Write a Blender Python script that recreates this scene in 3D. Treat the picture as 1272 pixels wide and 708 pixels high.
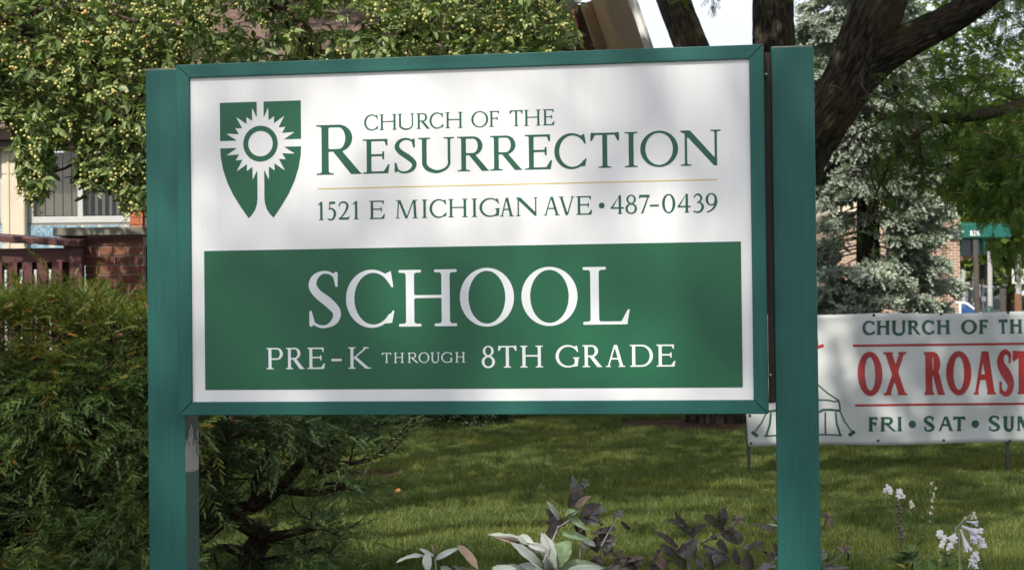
import bpy, math, random
import numpy as np
from mathutils import Vector, Matrix, noise
sc = bpy.context.scene
for o in list(bpy.data.objects): bpy.data.objects.remove(o)
random.seed(7); rng = np.random.default_rng(7)
PI = math.pi

# ------------------------------------------------------------------ camera, sky, sun, exposure
F, HORIZ, CZ = 2300.0, 379.0, 1.3             # focal length in photo pixels (1272 wide), horizon row, eye height
PITCH = math.atan((HORIZ-354)/F); ROLL = 0.011
CAM = Matrix.Rotation(PI/2+PITCH, 3, 'X') @ Matrix.Rotation(-ROLL, 3, 'Z')
cam = bpy.data.objects.new('camera', bpy.data.cameras.new('camera')); sc.collection.objects.link(cam)
cam.matrix_world = Matrix.Translation((0, 0, CZ)) @ CAM.to_4x4()
cam.data.sensor_width = 36; cam.data.lens = 36*F/1272; cam.data.clip_start = .05; cam.data.clip_end = 2000
cam.data.dof.use_dof = True; cam.data.dof.focus_distance = 6.15; cam.data.dof.aperture_fstop = 13
sc.camera = cam
SUN_EL, SUN_AZ = math.radians(47), math.radians(19)   # azimuth: degrees to the left of straight behind the camera
SUN = Vector((-math.sin(SUN_AZ)*math.cos(SUN_EL), -math.cos(SUN_AZ)*math.cos(SUN_EL), math.sin(SUN_EL)))
world = bpy.data.worlds.new('World'); sc.world = world; world.use_nodes = True
wn = world.node_tree; wn.nodes.clear()
sky = wn.nodes.new('ShaderNodeTexSky'); sky.sky_type = 'NISHITA'; sky.sun_disc = False
sky.sun_elevation = SUN_EL; sky.sun_rotation = PI + SUN_AZ
sky.air_density = 1.0; sky.dust_density = 2.0; sky.ozone_density = 1.0
bg = wn.nodes.new('ShaderNodeBackground'); bg.inputs[1].default_value = 0.14
wo = wn.nodes.new('ShaderNodeOutputWorld')
tc = wn.nodes.new('ShaderNodeTexCoord'); nz = wn.nodes.new('ShaderNodeTexNoise')
nz.inputs['Scale'].default_value = 2.2; nz.inputs['Detail'].default_value = 7; nz.inputs['Roughness'].default_value = .6
mp = wn.nodes.new('ShaderNodeMapping'); mp.inputs['Scale'].default_value = (1, 1, 2.6)
cr = wn.nodes.new('ShaderNodeValToRGB'); cr.color_ramp.elements[0].position = .36; cr.color_ramp.elements[1].position = .66
cr.color_ramp.elements[0].color = (.6, .6, .6, 1); cr.color_ramp.elements[1].color = (.95, .95, .95, 1)
mx = wn.nodes.new('ShaderNodeMix'); mx.data_type = 'RGBA'; mx.inputs['B'].default_value = (6.7, 6.9, 7.5, 1)
wn.links.new(tc.outputs['Generated'], mp.inputs[0]); wn.links.new(mp.outputs[0], nz.inputs['Vector'])
wn.links.new(nz.outputs[0], cr.inputs[0]); wn.links.new(cr.outputs[0], mx.inputs['Factor'])
wn.links.new(sky.outputs[0], mx.inputs['A']); wn.links.new(mx.outputs['Result'], bg.inputs[0])
wn.links.new(bg.outputs[0], wo.inputs[0])
ld = bpy.data.lights.new('sun', 'SUN'); ld.energy = 4.7; ld.angle = math.radians(.53); ld.color = (1, .94, .84)
sun = bpy.data.objects.new('sun', ld); sc.collection.objects.link(sun)
sun.rotation_euler = SUN.to_track_quat('Z', 'Y').to_euler(); sun.location = SUN*40
sc.view_settings.view_transform = 'Standard'; sc.view_settings.look = 'None'
sc.view_settings.gamma = 1; sc.view_settings.use_curve_mapping = False
sc.view_settings.exposure = 0.28
sc.render.engine = 'CYCLES'
cy = sc.cycles; cy.use_denoising = True; cy.max_bounces = 7; cy.diffuse_bounces = 3; cy.glossy_bounces = 2
cy.transmission_bounces = 5; cy.transparent_max_bounces = 6; cy.use_adaptive_sampling = True; cy.adaptive_threshold = .012
try: cy.denoising_prefilter = 'ACCURATE'
except Exception: pass

def at(px, py, Y):
    """the world point at depth Y that lies behind pixel (px, py) of the 1272 x 708 photo"""
    d = CAM @ Vector(((px-636)/F, (354-py)/F, -1))
    return Vector((0, 0, CZ)) + d*(Y/d.y)

# ------------------------------------------------------------------ materials
def lin(c): return tuple((x/12.92 if x <= .04045 else ((x+.055)/1.055)**2.4) for x in c)
class NT:
    def __init__(s, name):
        s.m = bpy.data.materials.new(name); s.m.use_nodes = True; s.t = s.m.node_tree; s.t.nodes.clear()
        s.out = s.n('ShaderNodeOutputMaterial')
    def n(s, ty, **kw):
        nd = s.t.nodes.new(ty)
        for k, v in kw.items(): setattr(nd, k, v)
        return nd
    def l(s, a, b): s.t.links.new(a, b)
    def coords(s, space='Object', scale=(1, 1, 1), attr=None):
        if attr: a = s.n('ShaderNodeAttribute'); a.attribute_name = attr; v = a.outputs['Vector']
        else: v = s.n('ShaderNodeTexCoord').outputs[space]
        m = s.n('ShaderNodeMapping'); m.inputs['Scale'].default_value = scale; s.l(v, m.inputs[0]); return m.outputs[0]
    def noise(s, vec, scale, detail=4, rough=.55, dist=0):
        n = s.n('ShaderNodeTexNoise'); s.l(vec, n.inputs['Vector']); n.inputs['Scale'].default_value = scale
        n.inputs['Detail'].default_value = detail; n.inputs['Roughness'].default_value = rough; n.inputs['Distortion'].default_value = dist
        return n.outputs[0]
    def ramp(s, fac, stops):
        r = s.n('ShaderNodeValToRGB'); e = r.color_ramp.elements
        while len(e) < len(stops): e.new(.5)
        for i, (p, c) in enumerate(stops):
            e[i].position = p; e[i].color = tuple(c)+(1,) if len(c) == 3 else c
        s.l(fac, r.inputs[0]); return r.outputs[0]
    def mix(s, f, a, b, mode='MIX'):
        m = s.n('ShaderNodeMix', data_type='RGBA', blend_type=mode)
        for sock, v in (('Factor', f), ('A', a), ('B', b)):
            if isinstance(v, (int, float)): m.inputs[sock].default_value = v
            elif isinstance(v, tuple): m.inputs[sock].default_value = v+(1,)
            else: s.l(v, m.inputs[sock])
        return m.outputs['Result']
    def math(s, op, a, b=0, clamp=False):
        m = s.n('ShaderNodeMath', operation=op, use_clamp=clamp)
        for i, v in enumerate((a, b)):
            if isinstance(v, (int, float)): m.inputs[i].default_value = v
            else: s.l(v, m.inputs[i])
        return m.outputs[0]
    def bump(s, h, strength, dist=.01):
        b = s.n('ShaderNodeBump'); b.inputs['Strength'].default_value = strength; b.inputs['Distance'].default_value = dist
        s.l(h, b.inputs['Height']); return b.outputs[0]
    def pbr(s, col, rough=.6, normal=None, spec=.5, metal=0):
        p = s.n('ShaderNodeBsdfPrincipled')
        if isinstance(col, tuple): p.inputs['Base Color'].default_value = col+(1,)
        else: s.l(col, p.inputs['Base Color'])
        if isinstance(rough, (int, float)): p.inputs['Roughness'].default_value = rough
        else: s.l(rough, p.inputs['Roughness'])
        p.inputs['Specular IOR Level'].default_value = spec; p.inputs['Metallic'].default_value = metal
        if normal is not None: s.l(normal, p.inputs['Normal'])
        return p.outputs[0]
    def done(s, sh): s.l(sh, s.out.inputs[0]); return s.m

def plain(name, c, rough=.6, var=.15, scale=8, bump=.15, spec=.4, stretch=(1, 1, 1), metal=0, bd=.004):
    t = NT(name); v = t.coords('Object', stretch); n = t.noise(v, scale, 6, .6)
    dark = tuple(x*(1-var) for x in c); lite = tuple(min(1, x*(1+var)) for x in c)
    return t.done(t.pbr(t.ramp(n, [(.3, dark), (.7, lite)]), rough, t.bump(t.noise(v, scale*4, 4), bump, bd), spec, metal))

def leaf_mat(name, c0, c1, trans=.35, rough=.45, spec=.4, extra=None):
    """leaves: colour runs from c0 to c1 with the per-leaf attribute tint; some light passes through"""
    t = NT(name); a = t.n('ShaderNodeAttribute'); a.attribute_name = 'tint'
    stops = [(0, c0), (1, c1)] if not extra else [(0, c0), (.8, c1), (.93, c1), (.97, extra)]
    col = t.ramp(a.outputs['Fac'], stops)
    n = t.noise(t.coords('Object'), 1.3, 3)
    col = t.mix(1, col, t.ramp(n, [(.3, (.75, .78, .72)), (.7, (1.2, 1.18, 1.1))]), 'MULTIPLY')
    p = t.pbr(col, rough, None, spec)
    tr = t.n('ShaderNodeBsdfTranslucent'); t.l(t.mix(1, col, (1.25, 1.35, .55), 'MULTIPLY'), tr.inputs[0])
    m = t.n('ShaderNodeMixShader'); m.inputs[0].default_value = trans; t.l(p, m.inputs[1]); t.l(tr.outputs[0], m.inputs[2])
    return t.done(m.outputs[0])

def painted_wood(name, c, c2, axis='z', grey=False):
    t = NT(name); st = (30, 30, 1.2) if axis == 'z' else (1.2, 30, 30)
    v = t.coords('Object', st); v1 = t.coords('Object')
    g = t.noise(v, 3, 6, .65); b = t.noise(v1, 5, 4)
    col = t.mix(t.ramp(g, [(.35, (0, 0, 0)), (.7, (1, 1, 1))]), c, c2)
    col = t.mix(t.ramp(b, [(.35, (0, 0, 0)), (.75, (.35, .35, .35))]), col, tuple(x*1.5+.01 for x in c))
    if grey:   # peeling coat over grey primer on the post's inner side, between two heights
        sep = t.n('ShaderNodeSeparateXYZ'); t.l(v1, sep.inputs[0]); z = sep.outputs[2]
        n = t.noise(t.coords('Object', (1, 1, .45)), 34, 5, .7)
        up = t.math('MULTIPLY', t.math('ADD', z, .70), 1.9)                 # 0 at -.70, grows upward
        k = t.math('GREATER_THAN', t.math('SUBTRACT', n, up), .47)
        lo = t.math('GREATER_THAN', t.math('ADD', z, t.math('MULTIPLY', t.noise(v1, 14, 2), .03)), -.775)
        col = t.mix(t.math('MULTIPLY', k, lo), t.mix(lo, (.045, .10, .085), (.03, .05, .045)), (.36, .34, .31))
    return t.done(t.pbr(col, .5, t.bump(g, .22, .002), .42))

TEAL = (.007, .086, .070); TEAL2 = (.011, .116, .096)
M = {}
M['teal_z'] = painted_wood('teal_painted_wood', TEAL, TEAL2)
M['teal_x'] = painted_wood('teal_painted_rail', TEAL, TEAL2, 'x')
M['post_side'] = painted_wood('peeling_post_side', TEAL, TEAL2, 'z', True)
M['bare_wood'] = plain('bare_grey_wood', (.34, .30, .26), .8, .3, 20)
M['dark_wood'] = plain('dark_brown_wood', (.045, .032, .026), .8, .3, 14, stretch=(1, 1, .2))
t = NT('white_sign_panel'); st_ = t.noise(t.coords('Object', (22, 22, .9)), 1.6, 6, .7); sp2 = t.noise(t.coords('Object'), 120, 2, .5); cl2 = t.noise(t.coords('Object'), 3.5, 5)
c_ = t.mix(1, t.ramp(st_, [(.30, (.785, .783, .775)), (.50, (.81, .81, .815)), (.8, (.82, .82, .825))]), t.ramp(cl2, [(.3, (.95, .95, .94)), (.6, (1, 1, 1))]), 'MULTIPLY')
c_ = t.mix(1, c_, t.ramp(sp2, [(.20, (.6, .57, .53)), (.245, (1, 1, 1))]), 'MULTIPLY')
M['sign_white'] = t.done(t.pbr(c_, .38, t.bump(cl2, .05, .01), .45))
M['sign_green'] = plain('green_sign_vinyl', (.008, .104, .047), .36, .04, 3, .02, .5)
M['sign_green_letter'] = plain('green_vinyl_letter', (.010, .095, .052), .36, .04, 3, .02, .5)
M['sign_white_letter'] = plain('white_vinyl_letter', (.72, .75, .76), .4, .03, 3, .02, .5)
M['gold'] = plain('gold_vinyl_line', (.62, .47, .12), .4, .05, 3, .02, .5)
M['screw'] = plain('screw_metal', (.4, .4, .38), .4, .1, 30, .1, .5, metal=.8)

# ------------------------------------------------------------------ objects
COL = sc.collection
def tag(o, label, cat, group=None, kind=None):
    if label: o['label'] = label
    if cat: o['category'] = cat
    if group: o['group'] = group
    if kind: o['kind'] = kind
    return o
def thing(name, label, cat, loc=(0, 0, 0), group=None, rot=(0, 0, 0)):
    o = bpy.data.objects.new(name, None); COL.objects.link(o); o.location = loc; o.rotation_euler = rot
    o.empty_display_size = .2
    return tag(o, label, cat, group)
def link(name, me, parent=None, mat=None, world_verts=True):
    """one mesh object; when the verts are given in world space the parent's place is taken back out"""
    o = bpy.data.objects.new(name, me); COL.objects.link(o)
    if mat: me.materials.append(mat)
    if parent:
        o.parent = parent
        if world_verts:
            root = parent
            bpy.context.view_layer.update() if False else None
            o.matrix_parent_inverse = wm(parent).inverted()
    return o
def wm(o):
    m = Matrix.LocRotScale(o.location, o.rotation_euler, o.scale)
    if o.parent: m = wm(o.parent) @ o.matrix_parent_inverse @ m
    return m

class MB:
    """collects plain shapes and turns them into ONE mesh object"""
    def __init__(s): s.v = []; s.f = []; s.mi = []; s.tint = []; s.bark = []
    def add(s, vs, fs, mi=0, tint=.5, bark=None):
        k = len(s.v); s.v += [tuple(v) for v in vs]; s.f += [tuple(i+k for i in f) for f in fs]; s.mi += [mi]*len(fs)
        s.tint += [tint]*len(vs); s.bark += (bark if bark is not None else [tuple(v) for v in vs])
        return s
    def box(s, x0, x1, y0, y1, z0, z1, mi=0, mat=None, j=0):
        vs = [(x0, y0, z0), (x1, y0, z0), (x1, y1, z0), (x0, y1, z0), (x0, y0, z1), (x1, y0, z1), (x1, y1, z1), (x0, y1, z1)]
        if j: vs = [(a+random.uniform(-j, j), b+random.uniform(-j, j), c+random.uniform(-j, j)) for a, b, c in vs]
        if mat is not None: vs = [mat @ Vector(v) for v in vs]
        return s.add(vs, [(0, 3, 2, 1), (4, 5, 6, 7), (0, 1, 5, 4), (1, 2, 6, 5), (2, 3, 7, 6), (3, 0, 4, 7)], mi)
    def prism(s, pts, y0, y1, mi=0):
        """outline in x,z (counter-clockwise seen from -y) pulled from y0 to y1"""
        n = len(pts); vs = [(x, y0, z) for x, z in pts]+[(x, y1, z) for x, z in pts]
        return s.add(vs, [tuple(range(n)), tuple(range(2*n-1, n-1, -1))]+[(i, i+n, (i+1) % n+n, (i+1) % n) for i in range(n)], mi)
    def tube(s, pts, rad, sides=8, mi=0, disp=0, cap=True, tint=.5, dscale=1.0):
        pts = [Vector(p) for p in pts]; n = len(pts); vs = []; bk = []; fs = []; L = 0
        r0 = max(rad)
        t0 = (pts[1]-pts[0]).normalized(); ref = Vector((0, 0, 1)) if abs(t0.z) < .9 else Vector((1, 0, 0))
        u = t0.cross(ref).normalized()
        for i, p in enumerate(pts):
            t = (pts[min(i+1, n-1)]-pts[max(i-1, 0)]).normalized()
            u = (u-t*u.dot(t)).normalized(); w = t.cross(u)
            if i: L += (p-pts[i-1]).length
            for k in range(sides):
                a = 2*PI*k/sides; c, q = math.cos(a), math.sin(a); b = (c*r0, q*r0, L)
                r = rad[i]
                if disp:
                    nv = Vector((b[0]*9*dscale, b[1]*9*dscale, L*1.3*dscale)); h = noise.noise(nv*1.6)
                    h2 = noise.noise(nv*.45+Vector((5, 5, 5)))
                    r *= 1+disp*(1-2.6*abs(h))+disp*1.2*h2
                vs.append(p+u*(c*r)+w*(q*r)); bk.append(b)
        for i in range(n-1):
            for k in range(sides):
                a = i*sides+k; b = i*sides+(k+1) % sides; fs.append((a, b, b+sides, a+sides))
        if cap: fs.append(tuple(range(sides-1, -1, -1))); fs.append(tuple(range((n-1)*sides, n*sides)))
        return s.add(vs, fs, mi, tint, bk)
    def ball(s, c, r, seg=8, rings=5, mi=0, sq=(1, 1, 1), tint=.5):
        vs = [(c[0], c[1], c[2]+r*sq[2])]
        for i in range(1, rings):
            th = PI*i/rings
            for k in range(seg):
                a = 2*PI*k/seg; vs.append((c[0]+r*sq[0]*math.sin(th)*math.cos(a), c[1]+r*sq[1]*math.sin(th)*math.sin(a), c[2]+r*sq[2]*math.cos(th)))
        vs.append((c[0], c[1], c[2]-r*sq[2])); b = len(vs)-1
        fs = [(0, 1+k, 1+(k+1) % seg) for k in range(seg)]
        for i in range(rings-2):
            for k in range(seg):
                a = 1+i*seg+k; a2 = 1+i*seg+(k+1) % seg; fs.append((a, a+seg, a2+seg, a2))
        fs += [(b, 1+(rings-2)*seg+(k+1) % seg, 1+(rings-2)*seg+k) for k in range(seg)]
        return s.add(vs, fs, mi, tint)
    def mesh(s, name, smooth=False, mats=()):
        me = bpy.data.meshes.new(name); me.from_pydata(s.v, [], s.f)
        for m in mats: me.materials.append(m)
        if len(mats) > 1: me.polygons.foreach_set('material_index', s.mi)
        if smooth: me.polygons.foreach_set('use_smooth', [True]*len(s.f))
        a = me.attributes.new('tint', 'FLOAT', 'POINT'); a.data.foreach_set('value', s.tint)
        b = me.attributes.new('bark', 'FLOAT_VECTOR', 'POINT'); b.data.foreach_set('vector', np.array(s.bark, dtype=np.float32).ravel())
        me.update(); return me
    def obj(s, name, mat, parent=None, smooth=False, world_verts=True):
        mats = mat if isinstance(mat, (list, tuple)) else [mat]
        return link(name, s.mesh(name, smooth, mats), parent, None, world_verts)

def bev(o, w=.004, seg=2):
    b = o.modifiers.new('bevel', 'BEVEL'); b.width = w; b.segments = seg; b.limit_method = 'ANGLE'; b.angle_limit = .6
    return o

def cloud_mesh(name, tmpls, which, Mx, T, tint, smooth=False):
    """numpy: stamps template k=which[i] with matrix Mx[i] (3x3) and place T[i] into one mesh"""
    V = []; loops = []; starts = []; tot = []; tn = []; base = 0; ls = 0
    for k, (tv, tf) in enumerate(tmpls):
        idx = np.nonzero(which == k)[0]
        if not len(idx): continue
        tv = np.asarray(tv, dtype=np.float32); n = len(tv)
        v = np.einsum('nij,vj->nvi', Mx[idx], tv)+T[idx][:, None, :]; V.append(v.reshape(-1, 3))
        tn.append(np.repeat(tint[idx], n))
        fl = np.concatenate([np.array(f) for f in tf]); sz = np.array([len(f) for f in tf])
        off = base+np.arange(len(idx))*n
        loops.append((fl[None, :]+off[:, None]).ravel()); tot.append(np.tile(sz, len(idx)))
        base += n*len(idx)
    V = np.concatenate(V); loops = np.concatenate(loops); tot = np.concatenate(tot); tn = np.concatenate(tn)
    starts = np.concatenate([[0], np.cumsum(tot)[:-1]])
    me = bpy.data.meshes.new(name)
    me.vertices.add(len(V)); me.vertices.foreach_set('co', V.astype(np.float32).ravel())
    me.loops.add(len(loops)); me.loops.foreach_set('vertex_index', loops.astype(np.int32))
    me.polygons.add(len(tot)); me.polygons.foreach_set('loop_start', starts.astype(np.int32))
    try: me.polygons.foreach_set('loop_total', tot.astype(np.int32))
    except Exception: pass
    if smooth: me.polygons.foreach_set('use_smooth', np.ones(len(tot), dtype=bool))
    a = me.attributes.new('tint', 'FLOAT', 'POINT'); a.data.foreach_set('value', tn.astype(np.float32))
    me.update(calc_edges=True); me.validate(); return me

def bases(D, roll, size, width=None):
    """matrices whose y axis is D (scaled), z roughly up then rolled"""
    D = D/np.linalg.norm(D, axis=1, keepdims=True); up = np.zeros_like(D); up[:, 2] = 1
    bad = np.abs(D[:, 2]) > .95; up[bad] = (1, 0, 0)
    X = np.cross(D, up); X /= np.linalg.norm(X, axis=1, keepdims=True); Z = np.cross(X, D)
    c, s = np.cos(roll)[:, None], np.sin(roll)[:, None]
    X2 = X*c+Z*s; Z2 = Z*c-X*s; w = size if width is None else width
    return np.stack([X2*w[:, None], D*size[:, None], Z2*size[:, None]], axis=2)

def shoot(nn, L, nl, nw, flat, drop=0.0, seed=1):
    """a twig with needles as a template: along +y, length L"""
    r = random.Random(seed); v = []; f = []
    w = nw*.5; v += [(-w, 0, 0), (w, 0, 0), (0, L, -drop)]; f.append((0, 1, 2))
    for i in range(nn):
        t = (i+.5)/nn; y = L*t*.97; z0 = -drop*t*t
        if flat: a = (0 if i % 2 else PI)+r.uniform(-.45, .45)
        else: a = r.uniform(0, 2*PI)
        l = nl*(1-.35*t)*r.uniform(.75, 1.1); fw = r.uniform(.45, .8)
        dx, dz = math.cos(a), math.sin(a)
        tip = (dx*l*math.sqrt(1-fw*fw*.8), y+l*fw, z0+dz*l*math.sqrt(1-fw*fw*.8)+.1*l)
        k = len(v); v += [(0, y-nw*.6, z0), (-dz*nw*.3, y+nw*.6, z0+dx*nw*.3+.0002), tip]; f.append((k, k+1, k+2))
    return v, f
# ------------------------------------------------------------------ lettering: signed-distance outlines turned into flat vinyl shapes
class G:
    """glyph canvas: cap height 1, width W; all shapes are signed distances on a grid"""
    def __init__(s, W, th, tn, sf, st, k):
        s.W, s.th, s.tn, s.sf, s.st, s.k = W, th, tn, sf, st, k
        m = .08; n = 52; s.h = (1+2*m)/n; nx = int(math.ceil((W+2*m)/s.h))
        s.xs = -m+np.arange(nx+1)*s.h; s.ys = -m+np.arange(n+1)*s.h
        s.X, s.Y = np.meshgrid(s.xs, s.ys); s.d = np.full_like(s.X, 9.0)
    def rect(s, x0, x1, y0, y1):
        a = np.abs(s.X-(x0+x1)/2)-(x1-x0)/2; b = np.abs(s.Y-(y0+y1)/2)-(y1-y0)/2
        return np.hypot(np.maximum(a, 0), np.maximum(b, 0))+np.minimum(np.maximum(a, b), 0)
    def ell(s, cx, cy, rx, ry):
        x, y = (s.X-cx), (s.Y-cy); k0 = np.hypot(x/rx, y/ry); k1 = np.hypot(x/rx**2, y/ry**2)+1e-9
        return k0*(k0-1)/k1
    def poly(s, P):
        P = np.array(P, float); d = np.full_like(s.X, 1e9); sg = np.ones_like(s.X); n = len(P)
        for i in range(n):
            a, b = P[i], P[i-1]; e = b-a; wx, wy = s.X-a[0], s.Y-a[1]
            t = np.clip((wx*e[0]+wy*e[1])/(e@e+1e-12), 0, 1); d = np.minimum(d, (wx-e[0]*t)**2+(wy-e[1]*t)**2)
            c1 = s.Y >= a[1]; c2 = s.Y < b[1]; c3 = e[0]*wy > e[1]*wx
            sg = np.where((c1 & c2 & c3) | (~c1 & ~c2 & ~c3), -sg, sg)
        return sg*np.sqrt(d)
    def path(s, P):
        """soft stroke through points (x, y, width)"""
        P = np.array(P, float); Q = []
        for i in range(len(P)-1):
            p0, p1, p2, p3 = P[max(i-1, 0)], P[i], P[i+1], P[min(i+2, len(P)-1)]
            for t in np.linspace(0, 1, 6, endpoint=False):
                Q.append(.5*((2*p1)+(-p0+p2)*t+(2*p0-5*p1+4*p2-p3)*t*t+(-p0+3*p1-3*p2+p3)*t**3))
        Q.append(P[-1]); d = np.full_like(s.X, 1e9)
        for a, b in zip(Q[:-1], Q[1:]):
            e = b[:2]-a[:2]; wx, wy = s.X-a[0], s.Y-a[1]; t = np.clip((wx*e[0]+wy*e[1])/(e@e+1e-12), 0, 1)
            d = np.minimum(d, np.hypot(wx-e[0]*t, wy-e[1]*t)-.5*(a[2]+(b[2]-a[2])*t))
        return d
    def sm(s, a, b, k=None):
        k = k or s.k; h = np.clip(.5+.5*(b-a)/k, 0, 1); return b*(1-h)+a*h-k*h*(1-h)
    def U(s, *a):
        for x in a: s.d = np.minimum(s.d, x)
    def stem(s, x, w=None, y0=0, y1=1, b=3, t=3, sl=1.0):
        """upright with foot and head serifs: bit 1 the left one, bit 2 the right one"""
        w = w or s.th; d = s.rect(x-w/2, x+w/2, y0, y1); f = s.sf*sl
        if b: d = s.sm(d, s.rect(x-w/2-(f if b & 1 else 0), x+w/2+(f if b & 2 else 0), y0, y0+s.st))
        if t: d = s.sm(d, s.rect(x-w/2-(f if t & 1 else 0), x+w/2+(f if t & 2 else 0), y1-s.st, y1))
        s.U(np.maximum(d, np.maximum(y0-s.Y, s.Y-y1)))
    def diag(s, x0, x1, w, y0=0, y1=1): return s.poly([(x0-w/2, y0), (x0+w/2, y0), (x1+w/2, y1), (x1-w/2, y1)])
    def foot(s, x, w, y, up=False):
        s.U(s.rect(x-w/2, x+w/2, y, y+s.st) if not up else s.rect(x-w/2, x+w/2, y-s.st, y))
    def bowl(s, xs, xr, y0, y1):
        """half-round bowl from a stem at xs out to xr"""
        ry = (y1-y0)/2; cy = (y0+y1)/2; rx = min(xr-xs, ry*1.05); cx = xr-rx
        o = np.minimum(s.ell(cx, cy, rx, ry), s.rect(xs, cx, y0, y1))
        i = np.minimum(s.ell(cx, cy, rx-s.th, ry-s.tn), s.rect(xs-.2, cx, y0+s.tn, y1-s.tn))
        s.U(np.maximum(np.maximum(o, -i), xs-s.X))
    def draw(s, ch):
        W, th, tn, sf, st = s.W, s.th, s.tn, s.sf, s.st; xl = sf+th/2; yb, yt = -.015, 1.015
        def ring(cx, rx, w=None, n=None, y0=yb, y1=yt):
            w = w or th; n = n or tn; cy = (y0+y1)/2; ry = (y1-y0)/2
            return np.maximum(s.ell(cx, cy, rx, ry), -s.ell(cx, cy, rx-w*1.04, ry-n))
        if ch == 'I': s.stem(W/2)
        elif ch == 'H': s.stem(xl); s.stem(W-xl); s.U(s.rect(xl, W-xl, .5, .5+tn))
        elif ch in 'EFL':
            s.stem(xl, b=3 if ch == 'F' else 1, t=1 if ch != 'L' else 3)
            if ch != 'L':
                s.U(s.rect(xl, W*.93, 1-tn, 1), s.poly([(W*.93, 1), (W*.93, .80), (W*.93-tn*.7, .80), (W*.93-tn*1.5, 1-tn)]))
                m = W*.80; s.U(s.rect(xl, m, .5, .5+tn), s.poly([(m, .40), (m, .64), (m-tn*.8, .64), (m-tn*1.1, .53), (m-tn*.8, .40)]))
            if ch != 'F': s.U(s.rect(xl, W*.95, 0, tn), s.poly([(W*.94, 0), (W, .26), (W-tn*.7, .26), (W-tn*2.8, tn), (W-tn*3, 0)]))
        elif ch == 'T':
            s.stem(W/2, t=0); s.U(s.rect(tn*.5, W-tn*.5, 1-tn, 1))
            for q in (0, 1):
                g = lambda x: W-x if q else x
                P = [(g(0), .77), (g(tn*.8), .77), (g(tn*2.2), 1-tn), (g(tn*2.2), 1.0), (g(.012), 1.015)]; s.U(s.poly(P))
        elif ch in 'PRDB':
            s.stem(xl, t=1, b=3 if ch in 'PR' else 1)
            if ch == 'D': s.bowl(xl, W, 0, 1)
            elif ch == 'P': s.bowl(xl, W, .44, 1)
            else: s.bowl(xl, W*.80, .46, 1)
            if ch == 'R':
                x0 = xl+th/2+.12*W; lw = th*1.5 if th < .2 else th*.95; s.U(s.poly([(x0-th*.35, .5), (x0+th*(.85 if th < .2 else .55), .52), (W-.0, 0), (W-lw, 0)]), s.rect(W-lw, W+.01, 0, st*.8))
        elif ch == 'O' or ch == '0': s.U(ring(W/2, W/2))
        elif ch in 'CG':
            rx = W*.53; r = np.maximum(s.ell(rx, .5, rx, .515), -s.ell(rx+th*.22, .5, rx-th*.80, .515-tn*1.1))
            lim = W*.86; cut = s.rect(lim, W+.5, .5-.27 if ch == 'C' else .42, .5+.27)
            cut = np.minimum(cut, W*.985*0+s.rect(W*.985, W+.6, -.3, 1.3))
            s.U(np.maximum(r, -cut))
            s.U(s.poly([(W*.98, .70), (W*.98-tn*.7, .70), (W*.80, .93), (W*.93, .99)]))
            if ch == 'C': s.U(s.poly([(W, .29), (W-tn*.6, .29), (W*.80, .055), (W*.95, .07)]))
            else:
                x = W-th*.75; s.stem(x, y0=.06, y1=.45, b=0, t=3, sl=.75)
                s.U(s.poly([(x-th*.5, .2), (x+th*.5, .10), (x+th*.5, .05), (x-th*1.2, .02)]))
        elif ch == 'S':
            e = tn*.9
            s.U(s.path([(.84*W, .88, e), (.66*W, .965, e), (.42*W, .975, e*1.2), (.20*W, .89, th*.75), (.13*W, .745, th), (.28*W, .60, th*1.05), (.62*W, .44, th*1.15),
                        (.86*W, .275, th*1.0), (.80*W, .115, th*.8), (.56*W, .022, e*1.2), (.32*W, .022, e), (.13*W, .09, e)]))
            s.U(s.poly([(.90*W, .72), (.90*W-tn*.8, .72), (.76*W, .91), (.80*W, .985), (.90*W, .985)]), s.poly([(.02*W, .03), (.02*W, .30), (.02*W+tn*.8, .30), (.18*W, .10), (.10*W, .01)]))
        elif ch == 'U':
            xr = W-sf-tn*.7; s.stem(xl, y0=.33, b=0); s.stem(xr, tn*1.25, y0=.33, b=0)
            s.U(s.path([(xl, .36, th), (xl+.01, .22, th), (xl+(xr-xl)*.16, .09, th*.9), (xl+(xr-xl)*.5, .01, tn*1.5), (xl+(xr-xl)*.84, .085, tn*1.2), (xr-.005, .22, tn*1.2), (xr, .36, tn*1.25)]))
        elif ch == 'N':
            a, b = sf+tn, W-sf*.8-tn/2; s.stem(a, tn*1.1, t=0); s.stem(b, tn*1.1, y0=.02, b=0)
            s.U(s.poly([(a-sf*1.3, 1), (a+th*.85, 1), (b+tn*.55, .14), (b+tn*.55, -.01), (b-th*.35, -.01), (a-tn*.5, .90), (a-sf*1.3, 1-st)]))
        elif ch == 'M':
            a, b = sf+tn/2, W-sf-th/2; c = W*.49
            s.U(s.diag(a, a+.06, tn), s.diag(b, b-.05, th), s.diag(c, a+.06+th*.3, th, 0), s.diag(c, b-.05-th*.3, tn, 0))
            s.foot(a, tn+2*sf, 0); s.foot(b, th+2*sf, 0); s.foot(a+.01, tn+1.6*sf, 1, True); s.foot(b, th+1.6*sf, 1, True)
        elif ch in 'AV':
            m = W*.5; s0 = s.Y.copy()
            if ch == 'V': s.Y = 1-s.Y; m = W*.5
            a, b = sf+tn*.6, W-sf-th*.6
            if ch == 'V': A, Bx = (b+th*.2, tn), (a+th*.3, th)
            else: A, Bx = (a, tn), (b, th)
            s.U(s.diag(A[0], m-(.2*th if ch == 'A' else -.2*th), A[1]), s.diag(Bx[0], m+(.05*th if ch == 'A' else 0), Bx[1]))
            if ch == 'A': s.U(s.rect(W*.27, W*.68, .34, .34+tn))
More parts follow.
